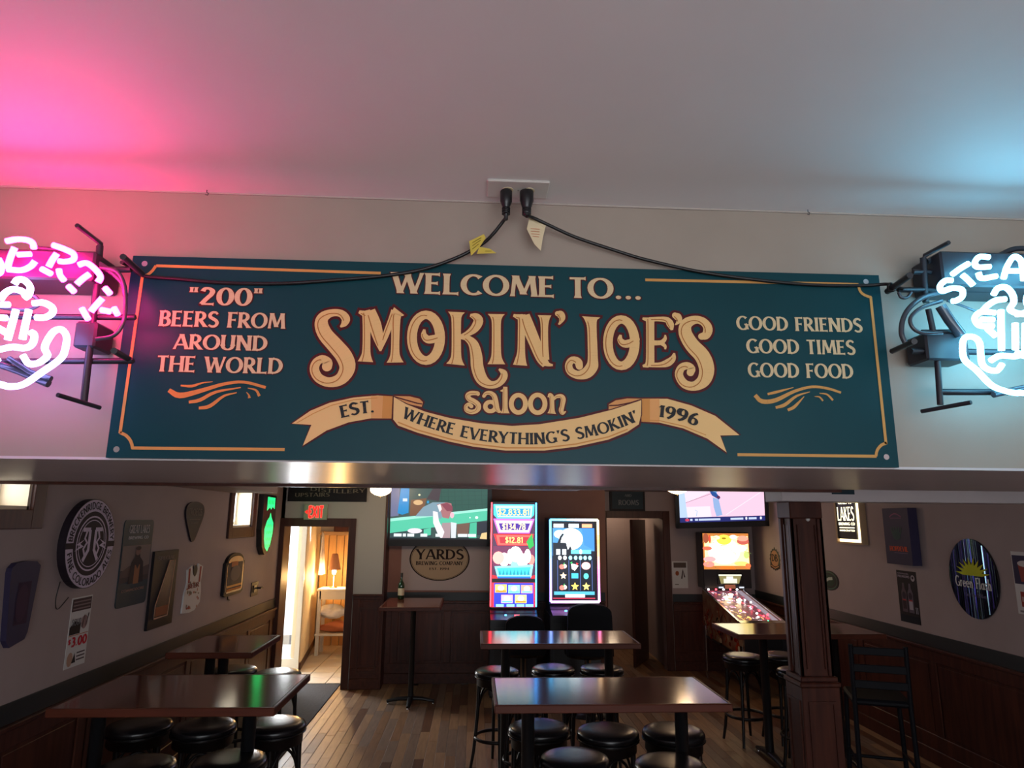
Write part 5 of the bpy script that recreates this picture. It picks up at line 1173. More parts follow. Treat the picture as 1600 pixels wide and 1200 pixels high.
def ball(p, W_, H_):
    X = lambda x: (x-158)/932*W_
    Yv = lambda y: (606-y)/520*H_
    Q = lambda *L_: [(X(x), Yv(y)) for x, y in L_]
    p.rect(0, 0, W_, H_, sR(62, 86, 84), 0).poly(Q((560, 70), (1092, 70), (1092, 290), (760, 320), (620, 200)), sR(46, 88, 78), 1)
    for i in range(7): p.line(Q((640+i*65, 90), (650+i*65, 290)), .004, sR(38, 72, 66), 2)
    for i in range(4): p.line(Q((600, 130+i*45), (1090, 110+i*45)), .004, sR(38, 72, 66), 2)
    p.poly(Q((158, 380), (158, 90), (240, 90), (235, 370)), sR(110, 116, 150), 1).poly(Q((225, 345), (250, 90), (332, 90), (330, 340), (270, 360)), sR(20, 140, 205), 2).rect(X(272), Yv(225), X(315), Yv(195), sR(210, 225, 235), 3)
    p.poly(Q((340, 370), (350, 210), (500, 190), (480, 300), (420, 365)), sR(120, 84, 62), 2).ell(X(420), Yv(235), .05*W_, .05*H_, sR(220, 180, 130), 3, 14).ell(X(430), Yv(158), .012*W_, .02*H_, sR(250, 240, 190), 3, 8)
    p.poly(Q((500, 200), (560, 90), (640, 90), (620, 220)), sR(70, 60, 66), 2).ell(X(515), Yv(230), .012*W_, .03*H_, sR(40, 150, 200), 3, 8)
    p.poly(Q((158, 400), (1092, 290), (1092, 410), (158, 545)), sR(90, 205, 170), 3).poly(Q((158, 398), (1092, 288), (1092, 312), (158, 428)), sR(165, 240, 220), 4)
    p.poly(Q((160, 548), (560, 488), (560, 606), (160, 606)), sR(54, 76, 80), 3).poly(Q((480, 505), (550, 488), (550, 560), (480, 575)), sR(90, 205, 170), 4).poly(Q((925, 440), (990, 430), (990, 600), (915, 600)), sR(80, 196, 160), 4).poly(Q((800, 450), (920, 435), (910, 560), (800, 560)), sR(120, 92, 80), 4).rect(X(992), Yv(560), X(1092), Yv(425), sR(50, 56, 66), 4)
    p.poly(Q((395, 375), (470, 280), (560, 232), (680, 232), (700, 330), (640, 400), (560, 372)), sR(130, 160, 176), 5)
    p.poly(Q((600, 255), (690, 232), (740, 240), (752, 300), (720, 395), (660, 385), (640, 320)), sR(176, 116, 120), 6).poly(Q((640, 250), (700, 235), (752, 270), (755, 320), (700, 320)), sR(140, 70, 86), 7).poly(Q((635, 250), (605, 260), (630, 330), (650, 300)), sR(250, 240, 240), 7)
    p.poly(Q((565, 320), (610, 330), (625, 420), (680, 530), (655, 606), (620, 560), (570, 440)), sR(245, 240, 245), 7).poly(Q((740, 430), (795, 440), (790, 600), (745, 600)), sR(225, 232, 236), 7).ell(X(750), Yv(360), .022*W_, .06*H_, sR(245, 190, 205), 7, 12).poly(Q((655, 440), (740, 435), (735, 600), (640, 600)), sR(176, 150, 156), 6)
    p.ell(X(395), Yv(520), .075*W_, .05*H_, sR(240, 232, 240), 6, 16).ell(X(988), Yv(382), .017*W_, .03*H_, sR(230, 255, 245), 6, 10).ell(X(924), Yv(384), .008*W_, .015*H_, sR(230, 255, 245), 6, 8)
    p.rect(0, 0, W_, Yv(590), sR(26, 34, 40), 8)
    for x0, x1 in ((195, 270), (282, 312), (325, 390), (450, 515), (595, 640), (810, 900), (905, 985)): p.rect(X(x0), Yv(578), X(x1), Yv(548), sR(232, 240, 244), 9)
    p.poly(Q((1022, 595), (1040, 540), (1092, 530), (1092, 600)), sR(244, 210, 150), 9)
def tennis(p, W_, H_):
    X = lambda x: (x-595)/705*W_
    Yv = lambda y: (330-y)/272*H_
    Q = lambda *L_: [(X(x), Yv(y)) for x, y in L_]
    p.rect(0, 0, W_, H_, sR(250, 205, 228), 0).poly(Q((595, 55), (860, 55), (850, 150), (640, 215), (595, 215)), sR(250, 225, 244), 1).poly(Q((595, 235), (850, 235), (860, 300), (595, 300)), sR(244, 232, 250), 1)
    p.poly(Q((595, 90), (640, 120), (660, 300), (595, 300)), sR(190, 215, 250), 2)
    p.line(Q((640, 212), (1262, 62)), .006, sR(150, 110, 140), 2).line(Q((980, 290), (1290, 150)), .008, sR(255, 235, 244), 2)
    p.poly(Q((865, 60), (885, 60), (912, 160), (870, 165), (855, 130)), sR(110, 176, 230), 3).poly(Q((850, 140), (900, 150), (940, 185), (925, 195), (870, 170)), sR(40, 80, 150), 4).ell(X(922), Yv(180), .02*W_, .03*H_, sR(90, 40, 80), 5, 10)
    p.poly(Q((875, 180), (925, 195), (950, 290), (900, 298), (880, 240)), sR(150, 180, 226), 3).line(Q((725, 255), (742, 262), (735, 292)), .006, sR(130, 190, 225), 3)
    p.rect(0, 0, W_, Yv(300), sR(38, 44, 110), 6)
    for x0, x1 in ((680, 700), (720, 745), (752, 930), (1015, 1120), (1165, 1230)): p.rect(X(x0), Yv(321), X(x1), Yv(309), sR(200, 215, 245), 7)
    for x in (1145, 1265, 655): p.ell(X(x), Yv(314), .012*W_, .035*H_, sR(230, 235, 250), 7, 12)
    p.rect(X(640), Yv(322), X(672), Yv(308), sR(210, 60, 90), 7)
tv('left wall television showing a baseball player bent over a green rail', ((608, 765), (768, 765), (768, 854), (598, 853)), 8.80, 6, 0, ball)
tv('right wall television showing a pink court, above the pinball machine', ((1053, 762), (1192, 762), (1205, 824), (1062, 824)), 8.9, 10, -2.0, tennis, yaw=-6)

# ================================================================== SLOT MACHINES
WHT = (1, 1, 1)
def cabinet(t, w, d, z0, z1, m='cabinet_black'):
    MB().box((-w/2, 0, z0), (w/2, d, z1), bev=.012).build('upper_case', m, t)
    MB().box((-w/2, -.02, .03), (w/2, d, z0-.10), bev=.01).build('lower_case', m, t)
    # button deck
    MB().prism([(-.30, z0-.10), (d-.1, z0-.10), (d-.1, z0), (0, z0), (-.06, z0-.03), (-.30, z0-.075)], ((-w/2+.005, 0, 0), (0, 1, 0), (0, 0, 1), (1, 0, 0)), 0, w-.01).build('button_deck', m, t)
    MB().box((-w/2+.05, -.025, .12), (w/2-.05, -.018, z0-.2)).build('belly_panel', 'plastic_black', t)
    MB().box((-w/2+.01, .03, 0), (w/2-.01, d-.03, .03)).build('plinth', 'metal_black', t)
a0 = at(770, 785, 1, 8.2); a1 = at(836, 948, 1, 8.2); x0, x1 = a0[0], a1[0]; z1, z0 = a0[2], a1[2]; w = x1-x0
sm = thing('slot_machine', 'tall slot machine with a stack of coloured jackpot screens, left of the two', 'slot machine', ((x0+x1)/2, 8.2, 0))
cabinet(sm, w+.04, .5, z0-.03, z1+.02)
fr = ((-w/2, -.004, 0), (1, 0, 0), (0, 0, 1), (0, -1, 0))
def V(py): return at(803, py, 1, 8.2)[2]
def Uv(cx): return (cx-160)/340*w        # crop px of the close-up
def Vv(cy): return V(770+cy/5.218)
p = PR(); Q = lambda *L_: [(Uv(x), Vv(y)) for x, y in L_]
p.rect(Uv(163), Vv(700), Uv(498), Vv(90), sR(60, 34, 60), 0)
p.poly(Q((165, 95), (495, 95), (490, 180), (460, 210), (195, 210), (168, 180)), sR(60, 190, 215), 1).poly(Q((180, 105), (480, 105), (470, 200), (200, 200)), sR(150, 235, 240), 2).poly(Q((195, 128), (462, 128), (458, 188), (205, 188)), sR(30, 120, 160), 3)
p.text('$2,833.81', Uv(203), Vv(182), Uv(455), Vv(134)-Vv(182), sR(255, 225, 120), 5, .15, 'sans')
p.poly(Q((165, 212), (495, 212), (455, 330), (205, 330)), sR(190, 90, 215), 1).poly(Q((182, 228), (480, 228), (448, 322), (215, 322)), sR(250, 200, 255), 2).poly(Q((208, 248), (460, 248), (440, 304), (226, 304)), sR(56, 30, 120), 3)
p.text('$134.78', Uv(236), Vv(300), Uv(424), Vv(252)-Vv(300), sR(255, 225, 150), 5, .15, 'sans')
p.poly(Q((168, 335), (490, 335), (470, 430), (200, 430)), sR(200, 30, 36), 1).poly(Q((190, 345), (475, 345), (462, 425), (205, 425)), sR(240, 80, 70), 2).poly(Q((215, 360), (455, 360), (448, 412), (222, 412)), sR(150, 26, 40), 3)
p.text('$12.81', Uv(262), Vv(408), Uv(404), Vv(362)-Vv(408), sR(255, 220, 110), 5, .15, 'sans')
p.poly(Q((430, 400), (475, 330), (490, 430), (455, 460)), sR(30, 140, 60), 4)
p.rect(Uv(168), Vv(600), Uv(496), Vv(435), sR(90, 34, 66), 1)
for cx, cy, rx, ry, c in ((210, 530, 45, 50, (235, 150, 140)), (215, 545, 22, 26, (170, 90, 80)), (255, 545, 40, 55, (255, 225, 225)), (345, 500, 50, 62, (245, 250, 250)), (335, 555, 34, 50, (120, 225, 235)), (400, 550, 45, 55, (255, 235, 225)), (440, 515, 26, 55, (255, 250, 245)), (470, 545, 26, 40, (235, 120, 110)), (300, 520, 22, 60, (250, 240, 250)), (385, 500, 16, 30, (255, 180, 200))):
    p.ell(Uv(cx), Vv(cy), rx/340*w, ry*(Vv(0)-Vv(1)), sR(*c), 4, 16)
p.poly(Q((180, 600), (485, 585), (468, 690), (205, 690)), sR(120, 235, 240), 6).poly(Q((200, 615), (465, 605), (452, 665), (215, 668)), sR(50, 200, 215), 7)
for i in range(9): p.poly(Q((212+i*28, 670), (222+i*28, 620), (234+i*28, 668)), sR(20, 120, 140), 8)
p.poly(Q((165, 670), (200, 680), (205, 698), (163, 698)), sR(220, 30, 40), 7).poly(Q((498, 670), (470, 680), (465, 698), (498, 698)), sR(220, 30, 40), 7).rect(Uv(205), Vv(695), Uv(465), Vv(680), sR(20, 90, 200), 7)
p.build('jackpot_screen', fr, .002, m='screen_hot', parent=sm)
p = PR()
p.rect(Uv(160), Vv(932), Uv(500), Vv(732), sR(200, 40, 60), 0).rect(Uv(178), Vv(930), Uv(488), Vv(735), sR(40, 50, 170), 1)
for cx, cy, c in ((232, 780, (240, 180, 90)), (335, 785, (130, 210, 245)), (435, 785, (250, 140, 120)), (280, 865, (240, 150, 200)), (388, 865, (250, 215, 120))):
    p.rect(Uv(cx-45), Vv(cy+33), Uv(cx+45), Vv(cy-33), sR(*c), 2).ell(Uv(cx), Vv(cy-4), 24/340*w, 20*(Vv(0)-Vv(1)), WHT, 3, 14).rect(Uv(cx-40), Vv(cy+30), Uv(cx+40), Vv(cy+14), sR(200, 120, 40) if cx in (232, 388) else sR(90, 160, 220), 4)
for cx in (225, 308, 385, 455): p.rect(Uv(cx-30), Vv(928), Uv(cx+30), Vv(908), sR(120, 215, 245), 3)
p.build('game_screen', fr, .002, m='screen_hot', parent=sm)
for sx in (-1, 1):
    MB().box((sx*(w/2+.004), -.012, z0), (sx*(w/2+.020), .004, z1), bev=.003).build('light_strip', 'led_red' if sx < 0 else 'led_blue', sm)
MB().lathe([(.012, 0), (.012, .014)], (-.10, -.25, z0-.068), 12).build('button', 'led_blue', sm)
MB().box((.0, -.27, z0-.078), (.06, -.22, z0-.060), bev=.003).build('button', 'led_red', sm)
# second machine: one tall portrait screen in a light frame
b0 = at(858, 810, 1, 8.2); b1 = at(938, 943, 1, 8.2); x0, x1 = b0[0], b1[0]; z1, z0 = b0[2], b1[2]; w2_ = x1-x0; h2_ = z1-z0
s2 = thing('slot_machine', 'slot machine with one portrait screen in a rainbow light frame, right of the two', 'slot machine', ((x0+x1)/2, 8.2, 0))
cabinet(s2, w2_, .55, z0-.02, z1+.01)
fr = ((-w2_/2, -.004, z0), (1, 0, 0), (0, 0, 1), (0, -1, 0))
X2 = lambda cx: (cx-612)/414*w2_
Y2 = lambda cy: (905-cy)/695*h2_
p = PR(); Q = lambda *L_: [(X2(x), Y2(y)) for x, y in L_]
p.rect(X2(640), Y2(878), X2(985), Y2(238), sR(10, 14, 26), 0)
p.poly(Q((640, 290), (985, 290), (985, 520), (640, 520)), sR(60, 120, 170), 1).ell(X2(790), Y2(380), .24*w2_, .13*h2_, sR(240, 252, 255), 2, 26).poly(Q((880, 290), (985, 290), (985, 470), (900, 430)), sR(50, 110, 190), 2).ell(X2(700), Y2(340), .12*w2_, .05*h2_, sR(200, 235, 250), 2, 18)
for x in (690, 815, 925): p.rect(X2(x-42), Y2(285), X2(x+42), Y2(255), sR(240, 250, 255) if x < 900 else sR(250, 150, 110), 3)
p.poly(Q((642, 520), (642, 410), (680, 412), (700, 360), (720, 335), (735, 340), (715, 370), (705, 410), (750, 412), (765, 470), (785, 435), (800, 475), (985, 480), (985, 520)), sR(12, 18, 30), 4)
for x in (685, 735): p.rect(X2(x-16), Y2(510), X2(x+16), Y2(465), sR(220, 235, 245), 5)
p.rect(X2(790), Y2(502), X2(955), Y2(470), sR(90, 190, 225), 5).ell(X2(870), Y2(485), .03*w2_, .03*h2_, sR(210, 230, 240), 6, 10)
for i, x in enumerate((698, 740, 785, 828, 868, 906, 945)): p.ell(X2(x), Y2(535), .035*w2_, .026*h2_, sR(150, 225, 240) if i > 1 else sR(250, 250, 250), 5, 10)
for x in (680, 772, 865, 962): p.rect(X2(x-2), Y2(800), X2(x+2), Y2(555), sR(70, 90, 150), 2)
def star(x, y, R, c):
    p.poly([(X2(x)+R*w2_*(1 if i % 2 == 0 else .45)*sin(i*pi/5), Y2(y)+R*w2_*(1 if i % 2 == 0 else .45)*cos(i*pi/5)) for i in range(10)], c, 6)
def cherry(x, y): p.ell(X2(x-8), Y2(y+8), .05*w2_, .028*h2_, sR(235, 110, 100), 6, 12).ell(X2(x+14), Y2(y+4), .045*w2_, .026*h2_, sR(240, 200, 190), 6, 12).line(Q((x, y), (x+14, y-24)), .01, sR(60, 150, 80), 7)
cherry(722, 600); cherry(722, 770); star(726, 682, .07, sR(250, 225, 180)); star(820, 768, .08, sR(255, 215, 90)); star(912, 768, .08, sR(255, 220, 110))
p.poly(Q((790, 580), (830, 590), (850, 600), (820, 640), (795, 625)), sR(250, 240, 235), 6).poly(Q((780, 575), (800, 565), (800, 590)), sR(40, 150, 80), 7).poly(Q((830, 575), (850, 580), (838, 600)), sR(210, 40, 50), 7)
p.ell(X2(912), Y2(600), .09*w2_, .045*h2_, sR(250, 170, 170), 6, 16).ell(X2(906), Y2(605), .04*w2_, .02*h2_, sR(255, 230, 225), 7, 10)
p.rect(X2(792), Y2(702), X2(848), Y2(660), sR(60, 160, 200), 6).ell(X2(912), Y2(684), .05*w2_, .035*h2_, sR(80, 190, 190), 6, 12)
p.rect(X2(650), Y2(835), X2(980), Y2(808), sR(70, 150, 175), 5).rect(X2(740), Y2(855), X2(900), Y2(830), sR(200, 235, 245), 6).rect(X2(642), Y2(868), X2(984), Y2(858), sR(150, 40, 60), 5)
p.build('portrait_screen', fr, .002, m='screen_hot', parent=s2)
fcol = [(.1, .55, 1), (.15, .7, 1), (.9, .8, 1), (1, .75, .5), (1, .45, .08), (1, .3, .15), (1, .15, .6), (.95, .2, .9), (1, .45, .95), (1, .55, 1), (.8, .35, 1), (.55, .25, 1), (.3, .3, 1), (.12, .45, 1)]
pts = [(.02, .985), (.35, .985), (.65, .985), (.975, .985), (.975, .75), (.975, .55), (.975, .35), (.975, .15), (.975, .02), (.6, .02), (.3, .02), (.025, .02), (.025, .3), (.025, .6)]
p = PR(); pts = [(a*w2_, b*h2_) for a, b in pts]; N_ = len(pts)
for i in range(N_):
    a, b = pts[i], pts[(i+1) % N_]; c0, c1 = fcol[i], fcol[(i+1) % N_]
    for k in range(4):
        f0, f1 = k/4, (k+1)/4; c = tuple(c0[j]+(c1[j]-c0[j])*(k+.5)/4 for j in range(3))
        p.line([(a[0]+(b[0]-a[0])*f0, a[1]+(b[1]-a[1])*f0), (a[0]+(b[0]-a[0])*f1, a[1]+(b[1]-a[1])*f1)], .026, c, 0)
p.build('light_frame', fr, .012, m='led_print', parent=s2, label='rainbow coloured light frame')
MB().lathe([(.014, 0), (.014, .014)], (-.14, -.25, z0-.058), 12).build('button', 'led_blue', s2)
MB().box((-.10, -.29, z0-.072), (.0, -.25, z0-.056), bev=.003).build('button', 'led_orange', s2)
# slot chairs
def gchair(lab, px0, px1, pyt, Y, rz):
    a = at(px0, pyt+20, 1, Y); b = at(px1, pyt+20, 1, Y); z = at((px0+px1)/2, pyt, 1, Y)[2]; x = (a[0]+b[0])/2; w = (b[0]-a[0])
    t = thing('gaming_chair', lab, 'chair', (x, Y, 0), rz)
    n = 14; prof = []
    for i in range(n+1):
        a_ = pi*i/n; prof.append((-w/2*cos(a_)*1.0, z-.13+.13*sin(a_)**.6))
    poly = [(w/2*1.05, .62), (-w/2*1.05, .62)]+prof
    fr = ((0, -.02, 0), (1, 0, 0), (0, 0, 1), (0, -1, 0))
    MB().prism(poly, fr, -.05, .03).build('backrest', 'chair_fabric', t)
    MB().prism([(u*.94, v*.995) for u, v in poly], fr, .03, .045).build('back_shell', 'chair_fabric', t)
    MB().lathe([(.10, .56), (.23, .575), (.25, .60), (.25, .64), (.22, .665), (.02, .67)], (0, .22, 0), 24).build('seat', 'vinyl_black', t)
    MB().lathe([(.035, .04), (.035, .56), (.08, .57)], (0, .22, 0), 16).build('pedestal', 'chrome', t)
    MB().lathe([(.24, 0), (.24, .015), (.08, .04), (.035, .06)], (0, .22, 0), 24).build('base', 'metal_black', t)
    return t
gchair('low round-backed black chair facing the left slot machine', 790, 850, 961, 7.45, 0.0)
gchair('tall rounded black chair back facing the right slot machine', 887, 955, 943, 7.35, -.05)

# ================================================================== PINBALL MACHINE
# axis of the table runs towards the camera's right
bx = at(1129, 833, 1, 9.45); bl = at(1091, 888, 1, 9.45); br_ = at(1167, 888, 1, 9.45)
pb = thing('pinball_machine', 'pinball machine with glowing backbox and artwork sides in the back right corner', 'pinball machine', ((bl[0]+br_[0])/2, 9.30, 0), radians(1.5))
zt, zl = bx[2], bl[2]; w = br_[0]-bl[0]-.02
MB().box((-w/2, -.02, zl-.25), (w/2, .22, zt+.01), bev=.006).build('backbox', 'cabinet_black', pb)
fr = ((-w/2, -.022, zl), (1, 0, 0), (0, 0, 1), (0, -1, 0)); H_ = zt-zl; p = PR(); random.seed(21)
p.rect(.01, 0, w-.01, H_, sR(150, 90, 40), 0).rect(.03, .1*H_, .97*w, .92*H_, sR(250, 225, 140), 1).ell(.45*w, .5*H_, .34*w, .36*H_, sR(255, 250, 210), 2, 26).ell(.46*w, .82*H_, .16*w, .14*H_, sR(240, 200, 60), 3, 20)
for cx, cy, rx, ry, c in ((.08, .86, .06, .14, (120, 60, 40)), (.16, .84, .03, .12, (190, 60, 40)), (.10, .58, .10, .06, (170, 80, 60)), (.14, .28, .13, .08, (230, 130, 130)), (.12, .14, .12, .08, (200, 110, 100)), (.86, .86, .12, .08, (200, 120, 100)), (.86, .78, .13, .10, (150, 70, 60)), (.80, .58, .14, .10, (245, 220, 170)), (.92, .40, .06, .10, (150, 160, 90)), (.80, .16, .15, .06, (230, 200, 90)), (.94, .10, .06, .07, (220, 90, 50)), (.30, .88, .08, .06, (240, 190, 150)), (.66, .90, .08, .06, (250, 190, 170))):
    p.ell(cx*w, cy*H_, rx*w, ry*H_, sR(*c), 4, 14)
for i in range(16):
    a, b = random.uniform(.05, .95)*w, random.uniform(.05, .95)*H_; p.line([(a, b), (a+random.uniform(-.06, .06), b+random.uniform(-.03, .03))], .007, sR(*random.choice(((110, 60, 40), (200, 140, 60), (90, 100, 60)))), 5)
p.ell(.46*w, .86*H_, .05*w, .03*H_, sR(120, 90, 20), 6, 10).line([(.38*w, .66*H_), (.56*w, .67*H_)], .008, sR(90, 80, 40), 6)
p.poly([(.34*w, 0), (.40*w, .10*H_), (.60*w, .10*H_), (.68*w, 0)], sR(226, 90, 30), 6); p.build('backglass', fr, .001, m='screen_hot', parent=pb, label='bright yellow and white lit backglass')
# display panel
fr = ((-w/2, -.03, zl-.27), (1, 0, 0), (0, 0, 1), (0, -1, 0))
MB().box((-w*.22, -.04, zl-.20), (w*.30, -.02, zl-.03), bev=.004).build('display_housing', 'plastic_black', pb)
p = PR(); p.poly([(.30*w, .20), (.78*w, .20), (.72*w, .085), (.34*w, .085)], sR(150, 140, 90), 1).rect(.40*w, .09, .68*w, .15, sR(240, 240, 225), 2).rect(.30*w, .185, .78*w, .205, sR(245, 245, 225), 2).rect(.46*w, .13, .60*w, .18, sR(250, 250, 240), 3).rect(.29*w, .025, .39*w, .045, sR(220, 225, 235), 1).rect(.72*w, .025, .82*w, .045, sR(220, 225, 235), 1).rect(.42*w, .02, .64*w, .07, sR(140, 80, 56), 1)
p.build('score_display', fr, .012, m='screen', parent=pb)
# cabinet: sloping body
wc = .56; L_ = 1.25; SX = -.075; fy = ((-wc/2+SX, 0, 0), (0, -1, 0), (0, 0, 1), (1, 0, 0))
prof = [(0, .52), (L_, .46), (L_, .80), (L_-.06, .83), (0, 1.10)]
p = PR(); random.seed(9)
for i in range(70):
    a, b = random.uniform(.05, L_-.1), random.uniform(.52, .80); c = random.choice(((120, 30, 24), (170, 60, 30), (190, 150, 110), (60, 20, 20), (150, 40, 30), (210, 190, 160)))
    if i % 3: p.line([(a, b), (a+random.uniform(-.07, .07), b+random.uniform(.03, .12)), (a+random.uniform(-.10, .10), b+random.uniform(.08, .16))], random.uniform(.008, .028), sR(*c), 1+i % 4)
    else: p.ell(a, b, random.uniform(.02, .05), random.uniform(.015, .04), sR(*c), 1+i % 4, 9)
p.build('side_art', ((-wc/2+SX-.001, 0, 0), (0, -1, 0), (0, 0, 1), (-1, 0, 0)), 0, m='print_gloss', parent=pb, label='red and cream flame artwork')
MB().prism(prof, fy, 0, .02).build('side_panel', 'pinball_side', pb); MB().prism(prof, fy, wc-.02, wc).build('side_panel', 'pinball_side', pb)
MB().prism([(.0, .50), (L_, .44), (L_, .47), (0, .53)], fy, .0, wc).build('bottom_board', 'cabinet_black', pb)
MB().prism([(L_-.02, .46), (L_, .46), (L_, .80), (L_-.02, .81)], fy, .02, wc-.02).build('front_panel', 'cabinet_black', pb)
MB().prism([(L_-.10, .815), (L_+.01, .79), (L_+.01, .83), (L_-.10, .855)], fy, 0, wc).build('lockdown_bar', 'chrome', pb)
MB().prism([(0, 1.10), (L_-.06, .83), (L_-.06, .842), (0, 1.112)], fy, -.004, .022).build('side_rail', 'chrome', pb); MB().prism([(0, 1.10), (L_-.06, .83), (L_-.06, .842), (0, 1.112)], fy, wc-.022, wc+.004).build('side_rail', 'chrome', pb)
sl = (-.27)/(L_-.06); nl = sqrt(1+sl*sl)
pfr = ((-wc/2+.02+SX, -(L_-.10), .815), (1, 0, 0), (0, 1/nl, -sl/nl), (0, sl/nl, 1/nl)); PW, PH = wc-.04, (L_-.10)*nl
p = PR(); p.rect(0, 0, PW, PH, sR(90, 50, 56), 0).rect(PW*.86, 0, PW, PH, sR(120, 110, 120), 1)
random.seed(5)
for i in range(120):
    a, b = random.uniform(.03, .85)*PW, random.uniform(.02, .98)*PH
    c = random.choice(((190, 60, 80), (230, 180, 190), (120, 40, 60), (60, 40, 70), (210, 150, 110), (160, 90, 120), (240, 220, 230)))
    if b < .3*PH and a < .45*PW: c = random.choice(((220, 170, 80), (240, 200, 110), (180, 110, 50)))
    if random.random() < .5: p.ell(a, b, random.uniform(.01, .03), random.uniform(.015, .05), sR(*c), 2+i % 3, 8)
    else: p.line([(a, b), (a+random.uniform(-.06, .06), b+random.uniform(-.12, .12))], .008, sR(*c), 2+i % 3)
p.build('playfield', pfr, .0, m='screen_play', parent=pb, label='colourful lit playfield')
for i, (u, v, m_) in enumerate(((.10, .98, 'led_white'), (.30, .98, 'led_red'), (.50, .98, 'led_white'), (.68, .98, 'led_red'), (.86, .98, 'led_white'), (.72, .62, 'led_white'), (.80, .55, 'led_white'), (.62, .66, 'led_white'), (.68, .40, 'led_red'), (.76, .30, 'led_red'), (.62, .22, 'led_white'), (.70, .14, 'led_red'), (.84, .18, 'led_red'), (.55, .12, 'led_white'), (.30, .30, 'led_orange'), (.66, -.02, 'led_green'))):
    MB().lathe([(.006, 0), (.013, .004), (.013, .014), (.006, .022)], fp(pfr, u*PW, max(v, .0)*PH*.985, .02), 10).build('bulb', m_, pb)
for i, (u, v, r_) in enumerate(((.32, .68, .035), (.50, .76, .035), (.55, .58, .035))):
    MB().lathe([(r_*.6, 0), (r_*.6, .03), (r_, .032), (r_, .045), (r_*.5, .052)], fp(pfr, u*PW, v*PH, .004), 18).build('bumper', 'lamp_bowl', pb)
for sx, a in ((.36, .5), (.58, -.5)):
    c = fp(pfr, sx*PW, .08*PH, .02); MB().tube([c, (c[0]+.06*(1 if a > 0 else -1), c[1]-.03, c[2])], [.010, .006], 8).build('flipper', 'poster_white', pb)
for sx in (-1, 1):
    for yy, tp in ((-.05, .52), (-L_+.03, .46)):
        MB().prism([(-.02, 0), (.02, 0), (.035, tp+.12), (-.035, tp+.12)], ((sx*(wc/2+.006)+SX, yy, 0), (0, 1, 0), (0, 0, 1), (1, 0, 0)), -.006, .006).build('leg', 'chrome', pb)
MB().box((-.12, -L_-.012, .55), (.12, -L_+.0, .72), bev=.004).build('coin_door', 'metal_black', pb)
MB().tube([(.20, -L_-.0, .70), (.20, -L_-.08, .70)], [.008, .018], 10).build('plunger', 'chrome', pb)

# ================================================================== VESTIBULE THINGS
st = thing('shelf_stand', 'white wooden shelf stand with folded cloths beyond the doorway', 'shelf', (-2.0, 10.85, 0))
for sx in (-.30, .46):
    for sy in (-.16, .16): MB().box((sx-.025, sy-.025, 0), (sx+.025, sy+.025, .92), bev=.003).build('leg', 'white_plate', st)
for z, nm in ((.92, 'top_board'), (.28, 'shelf_board')): MB().box((-.34, -.20, z), (.50, .20, z+.03), bev=.003).build(nm, 'white_plate', st)
MB().box((-.30, -.185, .80), (.46, -.17, .92)).build('apron', 'white_plate', st)
def pile(nm, lab, m, loc, s3, seed):
    random.seed(seed); t = thing(nm, lab, 'cloth', loc); mb = MB(); n, k = 20, 10; V_ = []
    for i in range(k+1):
        ph = pi*i/k
        for j in range(n):
            th = 2*pi*j/n; r = 1+.16*sin(3*th+i*1.3+seed)+.10*sin(5*th-i*.9)
            V_.append((s3[0]*sin(ph)*cos(th)*r, s3[1]*sin(ph)*sin(th)*r, max(0, s3[2]*(1-cos(ph))*(.85+.15*sin(2*th+seed)))))
    mb.add(V_, [(i*n+j, i*n+(j+1) % n, (i+1)*n+(j+1) % n, (i+1)*n+j) for i in range(k) for j in range(n)], 0, True).build('cloth_heap', m, t); return t
pile('cloth_bundle', 'white crumpled cloth on the shelf stand beyond the doorway', 'cloth_white', (-2.12, 10.84, .50), (.20, .13, .11), 2)
pile('cloth_bundle', 'orange folded cloth under the white one on the shelf stand', 'cloth_orange', (-2.05, 10.84, .312), (.26, .14, .085), 5)
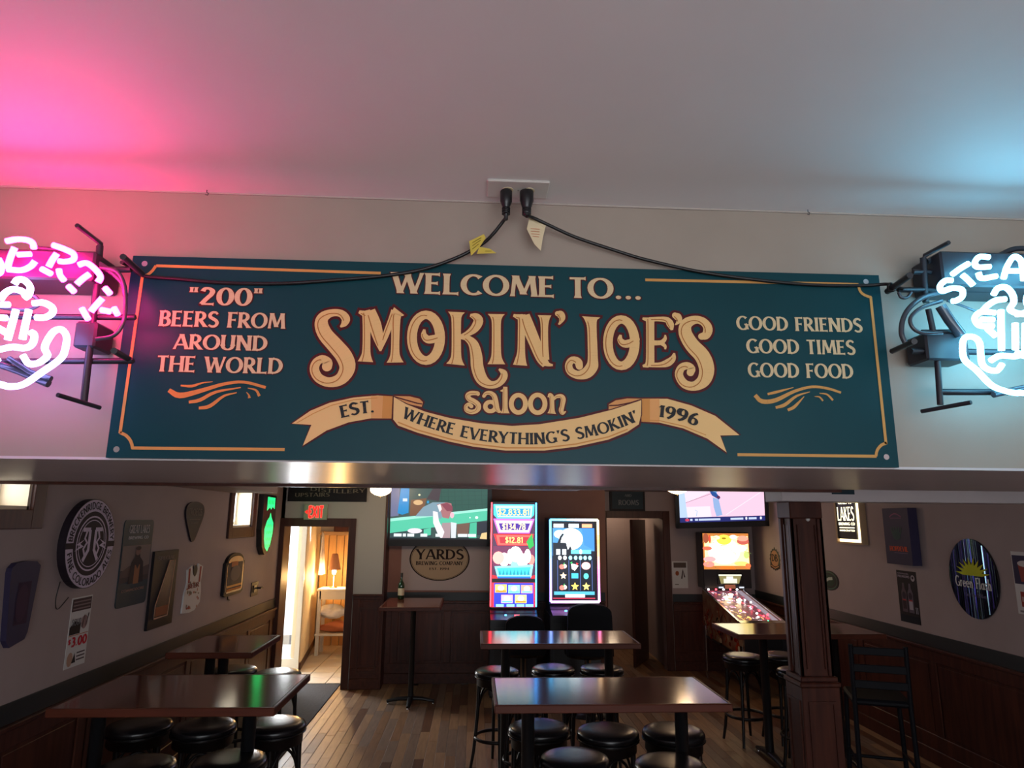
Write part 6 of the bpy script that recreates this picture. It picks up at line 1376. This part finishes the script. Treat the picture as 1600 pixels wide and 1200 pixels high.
# towel on a hook on the slanted wall
hk = thing('hanging_towel', 'white towel hanging from a hook on the vestibule wall', 'towel', (-2.40, 11.0, 1.42)); mb = MB(); n = 14
Vt = []
for i in range(9):
    f = i/8; z = .34-.62*f; half = .05+.11*f
    for j in range(n): g_ = j/(n-1)-.5; Vt.append((.03+.03*sin(g_*14)*f+.02*f-abs(g_)*.02, g_*2*half, z+abs(g_)*.06*(1-f)))
mb.add(Vt, [(i*n+j, i*n+j+1, (i+1)*n+j+1, (i+1)*n+j) for i in range(8) for j in range(n-1)], 0, True)
tw = mb.build('towel_cloth', 'cloth_white', hk); sd = tw.modifiers.new('thick', 'SOLIDIFY'); sd.thickness = .008
MB().tube([(-.03, 0, .34), (.03, 0, .34), (.04, 0, .37)], .007, 6).build('hook', 'brass', hk)
# lamp and slatted wall
lp = thing('table_lamp', 'glowing table lamp on the shelf stand beyond the doorway', 'lamp', (-2.14, 10.85, .951))
MB().lathe([(.06, 0), (.06, .012), (.012, .02), (.010, .30)], n=16).build('base', 'brass', lp)
MB().lathe([(.10, .27), (.045, .50), (.03, .51)], n=20).build('shade', 'shade_brown', lp)
MB().lathe([(.02, .20), (.035, .24), (.02, .28)], n=14).build('bulb', 'lamp_bulb', lp)
l = bpy.data.lights.new('lamp_light', 'POINT'); l.energy = 38; l.color = (1, .58, .22); l.shadow_soft_size = .05
o = bpy.data.objects.new('lamp_light', l); COL.objects.link(o); o.location = (-2.14, 10.80, 1.12)
sw_ = thing('slatted_partition', 'warm pine slatted partition behind the shelf stand', 'partition', (-2.08, 11.5, 0))
for i in range(8): MB().box((-.42+i*.125, 0, .0), (-.42+i*.125+.115, .02, 1.72), bev=.004).build('slat', 'pine_slats', sw_)
MB().box((-.44, -.03, 1.72), (.60, .05, 1.78), bev=.004).build('top_rail', 'frame_wood_pale', sw_)
bk = thing('storage_box', 'dark box standing on top of the pine partition', 'box', (-2.05, 11.42, 1.781))
MB().box((-.24, -.05, 0), (.24, .12, .16), bev=.01).build('box_body', 'wood_dark', bk); MB().box((-.25, -.06, .16), (.25, .13, .19), bev=.006).build('lid', 'tin_dark', bk)
